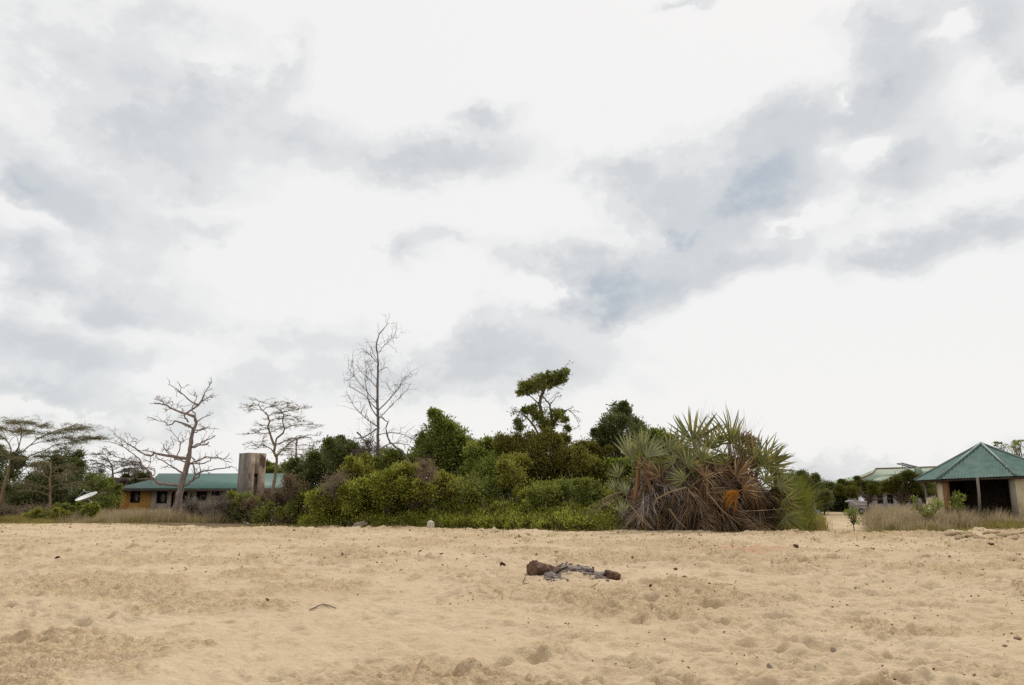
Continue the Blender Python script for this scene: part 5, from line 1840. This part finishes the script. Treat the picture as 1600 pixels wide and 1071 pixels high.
# ------------------------------------------------------------------ grasses
def blades(mb, X, Yv, Z, H, rng, width=.012, lean=.35, wind=(.1, 0)):
    """bent grass blades: two quads tapering to the tip"""
    n = len(X)
    a = rng.random(n) * 2 * PI
    l = np.abs(rng.normal(size=n)) * lean
    dx, dy = np.cos(a) * l + wind[0], np.sin(a) * l + wind[1]
    b = rng.random(n) * PI
    sx, sy = np.cos(b) * width / 2, np.sin(b) * width / 2
    p0 = np.stack([X, Yv, Z], 1)
    p1 = np.stack([X + dx * H * .35, Yv + dy * H * .35, Z + H * .6], 1)
    p2 = np.stack([X + dx * H, Yv + dy * H, Z + H * np.clip(1 - .25 * l, .5, 1)], 1)
    s = np.stack([sx, sy, 0 * sx], 1)
    v = np.stack([p0 - s, p0 + s, p1 - s * .8, p1 + s * .8, p2 - s * .15, p2 + s * .15], 1).reshape(-1, 3)
    i = np.arange(n)[:, None] * 6
    q = np.concatenate([i + np.array([[0, 1, 3, 2]]), i + np.array([[2, 3, 5, 4]])])
    mb.add(v, q)


def grass_area(name, label, matn, n, px0, px1, y0, y1, h, seed, width=.014, lean=.35, edge=None, wind=(.1, 0), clump=.35, patch=0.0, kind='stuff', off=0.0):
    rng = np.random.default_rng(seed)
    nt = max(1, n // 14)
    px = rng.uniform(px0, px1, nt)
    yy = rng.uniform(0, 1, nt) ** .8
    fr = rim(px) + off if edge is None else np.full(nt, float(edge))
    yc = np.maximum(fr, y0) + yy * (y1 - np.maximum(fr, y0))
    xc = (px - 800) / F * yc * .98
    keep = fbm(xc / 1.3, yc / 1.3, seed, 3) > -0.5 + patch
    keep &= rng.random(nt) < smooth01(px0, px0 + 34, px + 14 * rng.normal(size=nt))
    xc, yc, px = xc[keep], yc[keep], px[keep]
    k = len(xc)
    X = (xc[:, None] + rng.normal(size=(k, 14)) * clump * .5).reshape(-1)
    Yv = (yc[:, None] + rng.normal(size=(k, 14)) * clump * .5).reshape(-1)
    var = (1 + 1.5 * fbm(X / .9, Yv / .9, seed + 5, 2)).clip(.35, 1.5)
    dist = np.repeat(yc - np.interp(px, RIM_PX, RIM_Y) - off, 14) if edge is None else 3.0
    H = h * var * rng.uniform(.45, 1.2, len(X)) * (0.5 + .5 * smooth01(0, 1.5, dist))
    mb = MB()
    blades(mb, X, Yv, zsurf(X, Yv) - .03, H, rng, width, lean, wind)
    o = mb.build(name, M[matn])
    tag(o, label, 'grass', kind=kind)
    return o


grass_area('dry_grass', 'tall pale dry grass in front of the pavilion on the right', 'grass_dry', 66000, 1362, 1760, 28, 37.0, .62, 201, .011, .40, off=.45, patch=.36)
grass_area('dry_grass', 'dry grass field behind the tall pale grass, round the pavilion foot and trees', 'grass_dry', 40000, 1352, 1700, 37, 66, .75, 202, .02, .3, edge=36.5, patch=.3)
grass_area('olive_grass', 'low olive green grass along the sand edge before the dry grass', 'grass_olive', 22000, 1360, 1660, 28, 31.6, .34, 203, .012, .4, off=.0, patch=.32)
grass_area('dry_grass', 'brown dry grass in front of the long house on the left', 'grass_dry', 60000, 95, 385, 44, 64, .50, 204, .018, .3, off=.4)
grass_area('olive_grass', 'short olive grass along the sand edge on the left', 'grass_olive', 26000, -120, 420, 44, 50, .32, 205, .016, .4, off=.0, patch=.2)
grass_area('dry_grass', 'brown dry grass beyond the heath shrubs at far left', 'grass_dry', 26000, -200, 120, 52, 66, .6, 206, .02, .3, edge=51)
grass_area('dry_grass', 'short dry grass along the left side of the sandy path', 'grass_olive', 9000, 1250, 1280, 31, 60, .35, 207, .016, .4, edge=31.5)
grass_area('tall_grass', 'arching yellow green grass right of the fan palm', 'grass_green', 12000, 1205, 1250, 30.4, 36.5, .95, 208, .018, .45, wind=(.32, -.05), off=.3, patch=-.2)
grass_area('tall_grass', 'yellow green grass behind the right side of the palm clump', 'grass_green', 6000, 1205, 1240, 33, 36, 1.5, 209, .02, .3, wind=(.28, 0), edge=33)
grass_area('edge_weeds', 'thin dry weeds fringing the sand in front of the undergrowth', 'grass_olive', 5200, 370, 1260, 29, 36.5, .26, 210, .012, .8, off=-.6, patch=.32)

# thin green sprouts and withered runners on the upper beach
rg = np.random.default_rng(211)
mb = MB()
n = 0
while n < 620:
    px = rg.uniform(-100, 1700)
    d = rg.random() ** 2.2 * 8
    yy = rim(px) - .1 - d
    x = (px - 800) / F * yy * .98
    if fbm(np.array([x / 1.6]), np.array([yy / 1.6]), 9, 3)[0] < -.05 + .03 * d:
        n += .2
        continue
    k = rg.integers(5, 16)
    X = x + rg.normal(size=k) * .06
    Yv = yy + rg.normal(size=k) * .06
    blades(mb, X, Yv, zsurf(X, Yv) - .02, rg.uniform(.05, .17, k), rg, .012, .8)
    n += 1
tag(mb.build('beach_sprouts', M['grass_olive']), 'scattered little dry sprouts on the upper sand', 'weeds', kind='stuff')
# ------------------------------------------------------------------ things lying on the sand
M['log_bark'] = solid_mat('rotten_red_brown_log', (0.035, 0.02, 0.013), (0.12, 0.066, 0.04), 9, 0.95, 1.0, 34, c3=(0.24, 0.145, 0.09), detail=8)
M['char'] = solid_mat('charred_wood', (0.012, 0.010, 0.009), (0.06, 0.045, 0.036), 9, 0.9, 0.8, 30)
M['ash'] = solid_mat('grey_ash', (0.13, 0.105, 0.095), (0.27, 0.225, 0.20), 14, 1.0, 1.0, 40, c3=(0.07, 0.055, 0.05))
M['husk'] = solid_mat('dark_red_brown_husk', (0.04, 0.018, 0.01), (0.14, 0.06, 0.03), 14, 0.8, 0.5, 40)
M['stone_white'] = solid_mat('pale_stone', (0.40, 0.33, 0.26), (0.64, 0.57, 0.47), 6, 0.9, 0.6, 20)
M['drift'] = solid_mat('bleached_driftwood', (0.24, 0.19, 0.145), (0.42, 0.35, 0.28), 5, 0.9, 0.6, 26, (6, 1, 1))
M['drift_red'] = solid_mat('reddish_driftwood', (0.20, 0.11, 0.075), (0.33, 0.20, 0.14), 5, 0.9, 0.6, 26)


def surf(px, py):
    p = gpt(px, py)
    p[2] = zsurf(p[0], p[1])[0]
    return p


rs = np.random.default_rng(301)


def lump(mb, c, s, seed, n=14, m=9, rough_=.18, rz=0.0):
    """irregular rounded lump"""
    rg = np.random.default_rng(seed)
    v = []
    for i in range(m + 1):
        th_ = PI * i / m
        for k in range(n):
            a = 2 * PI * k / n
            v.append((math.sin(th_) * math.cos(a), math.sin(th_) * math.sin(a), math.cos(th_)))
    v = np.array(v)
    f = 1 + rough_ * 2 * (vnoise(v[:, 0] * 1.7 + seed, v[:, 1] * 1.7 + v[:, 2] * 1.3, seed) + .5 * vnoise(v[:, 0] * 4 + v[:, 2] * 3, v[:, 1] * 4 - v[:, 2], seed + 1))
    v = (v * f[:, None] * np.array(s) / 2) @ rot(0, 0, rz).T + np.array(c)
    i = np.arange(m)[:, None] * n
    j = np.arange(n)[None, :]
    q = np.stack([i + j, i + n + j, i + n + (j + 1) % n, i + (j + 1) % n], -1).reshape(-1, 4)
    mb.add(v, q)


# the log: thick cut end to the left, tapering into the ash
lb0 = surf(850, 905)
log = thing('log', 'thick rotten red brown log with a blunt cut end lying on the sand', 'log', lb0)
YL = lb0[1] + .12
a = P(831, 890, YL - .05)
b = P(890, 899, YL + .40)
ax = (b - a)
nseg, nn = 26, 30
mb = MB()
t = np.linspace(0, 1, nseg)
u = ax / np.linalg.norm(ax)
s1 = np.cross(u, [0, 0, 1.0])
s1 /= np.linalg.norm(s1)
s2 = np.cross(s1, u)
ring = []
for i, tt in enumerate(t):
    r = (.172 - .075 * tt)
    for k in range(nn):
        th_ = 2 * PI * k / nn
        w = r * (1 + .10 * math.cos(2 * th_ + .5) + .05 * math.sin(5 * th_ + 3 * tt) + .035 * math.sin(9 * th_ - 2 * tt) + .045 * rs.normal())
        ring.append(a + ax * tt + s1 * w * math.cos(th_) + s2 * w * math.sin(th_))
i_ = np.arange(nseg - 1)[:, None] * nn
j_ = np.arange(nn)[None, :]
mb.add(np.array(ring), np.stack([i_ + j_, i_ + (j_ + 1) % nn, i_ + nn + (j_ + 1) % nn, i_ + nn + j_], -1).reshape(-1, 4))
mb.build('bark', M['log_bark'], log, smooth=True)
mb = MB()
c0 = a - u * .025
mb.add(np.vstack([np.array(ring[:nn]), c0[None]]), [(k, nn, (k + 1) % nn) for k in range(nn)])
c1_ = b + u * .02
mb.add(np.vstack([np.array(ring[-nn:]), c1_[None]]), [((k + 1) % nn, nn, k) for k in range(nn)])
mb.build('cut_end', M['log_bark'], log)
# dark stick leaning over the log
q0, q1 = P(867, 897, YL - .24), P(887, 885.5, YL + .02)
mb = MB()
mb.tube([q0, (q0 + q1) / 2 + np.array([0, 0, .012]), q1], [.016, .022, .018], 7)
tag(mb.build('stick', M['char'], smooth=True, origin=tuple(q0)), 'short charred stick leaning across the thin end of the log', 'stick')
# block of burnt wood at the far end
e0 = surf(957, 904)
mb = MB()
c = P(957, 898, e0[1] + .05)
mb.box((0, 0, 0), (.27, .2, .13))
bw = mb.build('wood_block', M['log_bark'])
bw.location = (c[0], c[1], e0[2] + .085)
bw.rotation_euler = (.15, .22, .25)
md = bw.modifiers.new('bevel', 'BEVEL')
md.width = .02
md.segments = 2
tag(bw, 'squarish block of red brown wood at the right end of the ash streak', 'wood block')
mb = MB()
for px, py, sx, sz in ((935, 901, .20, .08), (944, 902, .11, .06), (918, 894, .10, .05), (927, 896, .08, .05)):
    c = surf(px, py + 2)
    lump(mb, (c[0], c[1] + .1, c[2] + .045), (sx, .12, sz + .04), 310 + px, 10, 7, .3)
tag(mb.build('charred_embers', M['char'], origin=tuple(surf(935, 903))), 'burnt chunks of wood in the ash beside the wood block', 'embers')
# ash with charcoal crumbs
mb = MB()
for k, (px, py, w_, h_) in enumerate([(884, 894, .22, .10), (894, 896, .26, .12), (905, 898, .26, .11), (915, 899, .24, .10), (926, 901, .24, .09), (937, 902, .2, .08), (900, 901, .2, .07),
                                      (862, 905, .2, .07), (870, 907, .18, .05), (857, 908, .14, .04), (912, 903, .2, .05), (865, 911, .12, .03)]):
    c = surf(px, py + 2)
    lump(mb, (c[0], c[1] + .05, c[2] + h_ * .35), (w_ * 1.2, w_, h_), 380 + k, 16, 9, .45, rs.random() * 3)
for k in range(900):
    if k < 150:
        px, py = 866 + rs.normal() * 9, 906 + rs.normal() * 4
    else:
        px = rs.uniform(872, 950)
        py = np.interp(px, [872, 900, 950], [894, 898, 904]) + rs.normal() * 3.0
    c = surf(px, py)
    w = rs.uniform(.012, .06)
    lump(mb, (c[0], c[1], c[2] + .006), (w * 1.4, w, w * .7), 400 + k, 6, 4, .3, rs.random() * 3)
tag(mb.build('ash_heap', M['ash']), 'grey ash and charcoal crumbs spread beside the log', 'ash', kind='stuff')


def stick(label, pts, r, m_='twig_dark', name='stick', cat='stick', lift=.9):
    P3 = []
    for px, py in pts:
        c = surf(px, py)
        P3.append((c[0], c[1], c[2] + r * lift + .01))
    P3 = np.array(P3)
    mm = MB()
    k = 3 * len(P3)
    tt = np.linspace(0, len(P3) - 1, k)
    Q = np.stack([np.interp(tt, range(len(P3)), P3[:, j]) for j in range(3)], 1)
    Q[:, 2] += rs.normal(size=k) * r * .25
    mm.tube(Q, r * np.linspace(1, .6, k), 6)
    return tag(mm.build(name, M[m_], smooth=True, origin=tuple(P3[0])), label, cat)


stick('thin curved grey stick lying alone on the sand left of centre', [(484, 957), (492, 952), (505, 950), (515, 951), (525, 954)], .009, 'twig_dark')
stick('straight pale twig lying left of the small dark husk', [(760, 894), (780, 892)], .012, 'twig')
stick('small reddish twig below the log', [(811, 920), (828, 917)], .010, 'wood_brown')
stick('thin twig standing slanted below left of the log', [(817, 911), (824, 903)], .008, 'twig_dark')
stick('reddish stick on the sand below the ash streak', [(920, 921), (934, 917)], .012, 'wood_brown')
stick('dark reddish twig far left of the curved stick', [(415, 952), (424, 949), (432, 950)], .014, 'wood_brown')
stick('pale bent driftwood branch at the undergrowth edge under the brown scrub', [(370, 815), (380, 818), (392, 822)], .05, 'drift', 'driftwood', 'driftwood', 1)
stick('bleached stick at the sand edge below the dark scrub', [(432, 822), (448, 820), (462, 819)], .045, 'drift', 'driftwood', 'driftwood', 1)
stick('long pale branch lying on the sand rim at the right edge', [(1580, 830), (1600, 832), (1640, 831)], .05, 'drift', 'driftwood', 'driftwood', 1)
stick('long straight stick lying under the front of the fan palm', [(1022, 826), (1050, 824), (1074, 823)], .03, 'drift', 'stick', 'stick', 1)

# knotted driftwood pile
d0 = surf(561, 825)
mb = MB()
for pts in ([(552, 824), (556, 819), (566, 817), (571, 820)], [(554, 823), (562, 821), (574, 818)], [(557, 825), (563, 822), (568, 824)], [(566, 817), (570, 815), (568, 813)]):
    c = [P(x, y, d0[1]) for x, y in pts]
    mb.tube(c, np.linspace(.07, .035, len(c)), 7)
dw = mb.build('driftwood', M['drift'], smooth=True, origin=tuple(d0))
tag(dw, 'knotted grey driftwood root at the edge of the undergrowth left of the white stone', 'driftwood')
# stone, husk, scraps
c = surf(673, 828)
mb = MB()
lump(mb, (c[0], c[1], c[2] + .12), (.32, .28, .44), 331, 16, 10, .12)
tag(mb.build('stone', M['stone_white'], smooth=True, origin=tuple(c)), 'pale upright rounded stone at the foot of the undergrowth', 'stone')
c = surf(786, 891)
mb = MB()
n_, m_ = 14, 7
v = []
for i in range(m_ + 1):
    th_ = PI * .62 * i / m_
    for k in range(n_):
        a_ = 2 * PI * k / n_
        v.append((.075 * math.sin(th_) * math.cos(a_), .062 * math.sin(th_) * math.sin(a_), -.055 * math.cos(th_)))
v = np.array(v) @ rot(.5, .5, .3).T + np.array([c[0], c[1], c[2] + .045])
i_ = np.arange(m_)[:, None] * n_
j_ = np.arange(n_)[None, :]
mb.add(v, np.stack([i_ + j_, i_ + (j_ + 1) % n_, i_ + n_ + (j_ + 1) % n_, i_ + n_ + j_], -1).reshape(-1, 4))
tag(mb.build('husk', M['husk'], smooth=True, origin=tuple(c)), 'open dark red brown husk lying left of the log', 'husk')


def scrap(label, px, py, s, matn, seed, name='husk', cat='husk'):
    c_ = surf(px, py)
    mm = MB()
    lump(mm, (c_[0], c_[1], c_[2] + s[2] * .3), s, seed, 10, 7, .32, seed)
    return tag(mm.build(name, M[matn], smooth=True, origin=tuple(c_)), label, cat)


scrap('dark red curled husk on the sand right of the orange clay patch', 1243, 859, (.26, .2, .13), 'husk', 341)
scrap('flat dark brown scrap on the sand right of the wood block', 1020, 921, (.13, .09, .05), 'char', 342, 'bark_scrap', 'bark')
scrap('brown bark chip low in the foreground left of centre', 466, 1055, (.07, .05, .035), 'husk', 343, 'bark_scrap', 'bark')
scrap('reddish brown lump near the right edge of the sand', 1590, 1004, (.10, .07, .04), 'drift_red', 344, 'bark_scrap', 'bark')
scrap('grey brown stub standing from the sand at bottom centre right', 1303, 1031, (.045, .04, .11), 'drift', 345, 'wood_stub', 'stub')
scrap('dark stub poking from the sand at the bottom edge right of centre', 1203, 1058, (.05, .04, .09), 'drift', 346, 'wood_stub', 'stub')
scrap('flat brown chip on the right hand sand by the rim clods', 1549, 857, (.3, .14, .06), 'husk', 347, 'bark_scrap', 'bark')
scrap('small white shell on the lower right sand', 1485, 1030, (.05, .035, .02), 'white_paint', 348, 'shell', 'shell')
scrap('dark scrap at left on the pale sand', 82, 950, (.09, .07, .04), 'char', 349, 'bark_scrap', 'bark')
scrap('small dark scrap on the upper left sand', 90, 873, (.14, .10, .06), 'char', 350, 'bark_scrap', 'bark')

# clods of trodden sand on the rim at the right
M['clod'] = solid_mat('sandy_clod', (0.30, 0.22, 0.13), (0.47, 0.35, 0.21), 5, 1.0, 0.8, 30)
mb = MB()
for k in range(46):
    px = rs.uniform(1480, 1620)
    c = surf(px, rs.uniform(836, 848))
    w = rs.uniform(.10, .42)
    lump(mb, (c[0], c[1], c[2] + .02), (w * 1.3, w, w * .5), 600 + k, 9, 6, .4, rs.random() * 3)
tag(mb.build('sand_clods', M['clod'], smooth=True), 'crumbling clods of damp sand below the dry grass at right', 'clods', kind='stuff')

# leaf litter
mb = MB()
N = 13000
px = rs.uniform(-250, 1850, N)
d = rs.random(N) ** 2.6 * 24 - .2
yy = rim(px) - d
ok = yy > 6
px, yy = px[ok], yy[ok]
x = (px - 800) / F * yy * .98
dens = fbm(x / 1.5, yy / 1.5, 15, 3) + .25 * rs.normal(size=len(x))
ok = dens > -.12
x, yy = x[ok], yy[ok]
n = len(x)
C = np.stack([x, yy, zsurf(x, yy) + .012 + .015 * rs.random(n)], 1)
D = np.stack([rs.normal(size=n), rs.normal(size=n) * .8, .08 + .12 * rs.normal(size=n)], 1)
ln = rs.uniform(.02, .085, n) * np.where(rs.random(n) < .06, 2.0, 1) * (.55 + .45 * smooth01(8, 22, yy))
mb.leaves(C, D, ln, .5, rs)
tag(mb.build('leaf_litter', M['litter']), 'dead leaves and bark crumbs strewn over the sand', 'leaf litter', kind='stuff')
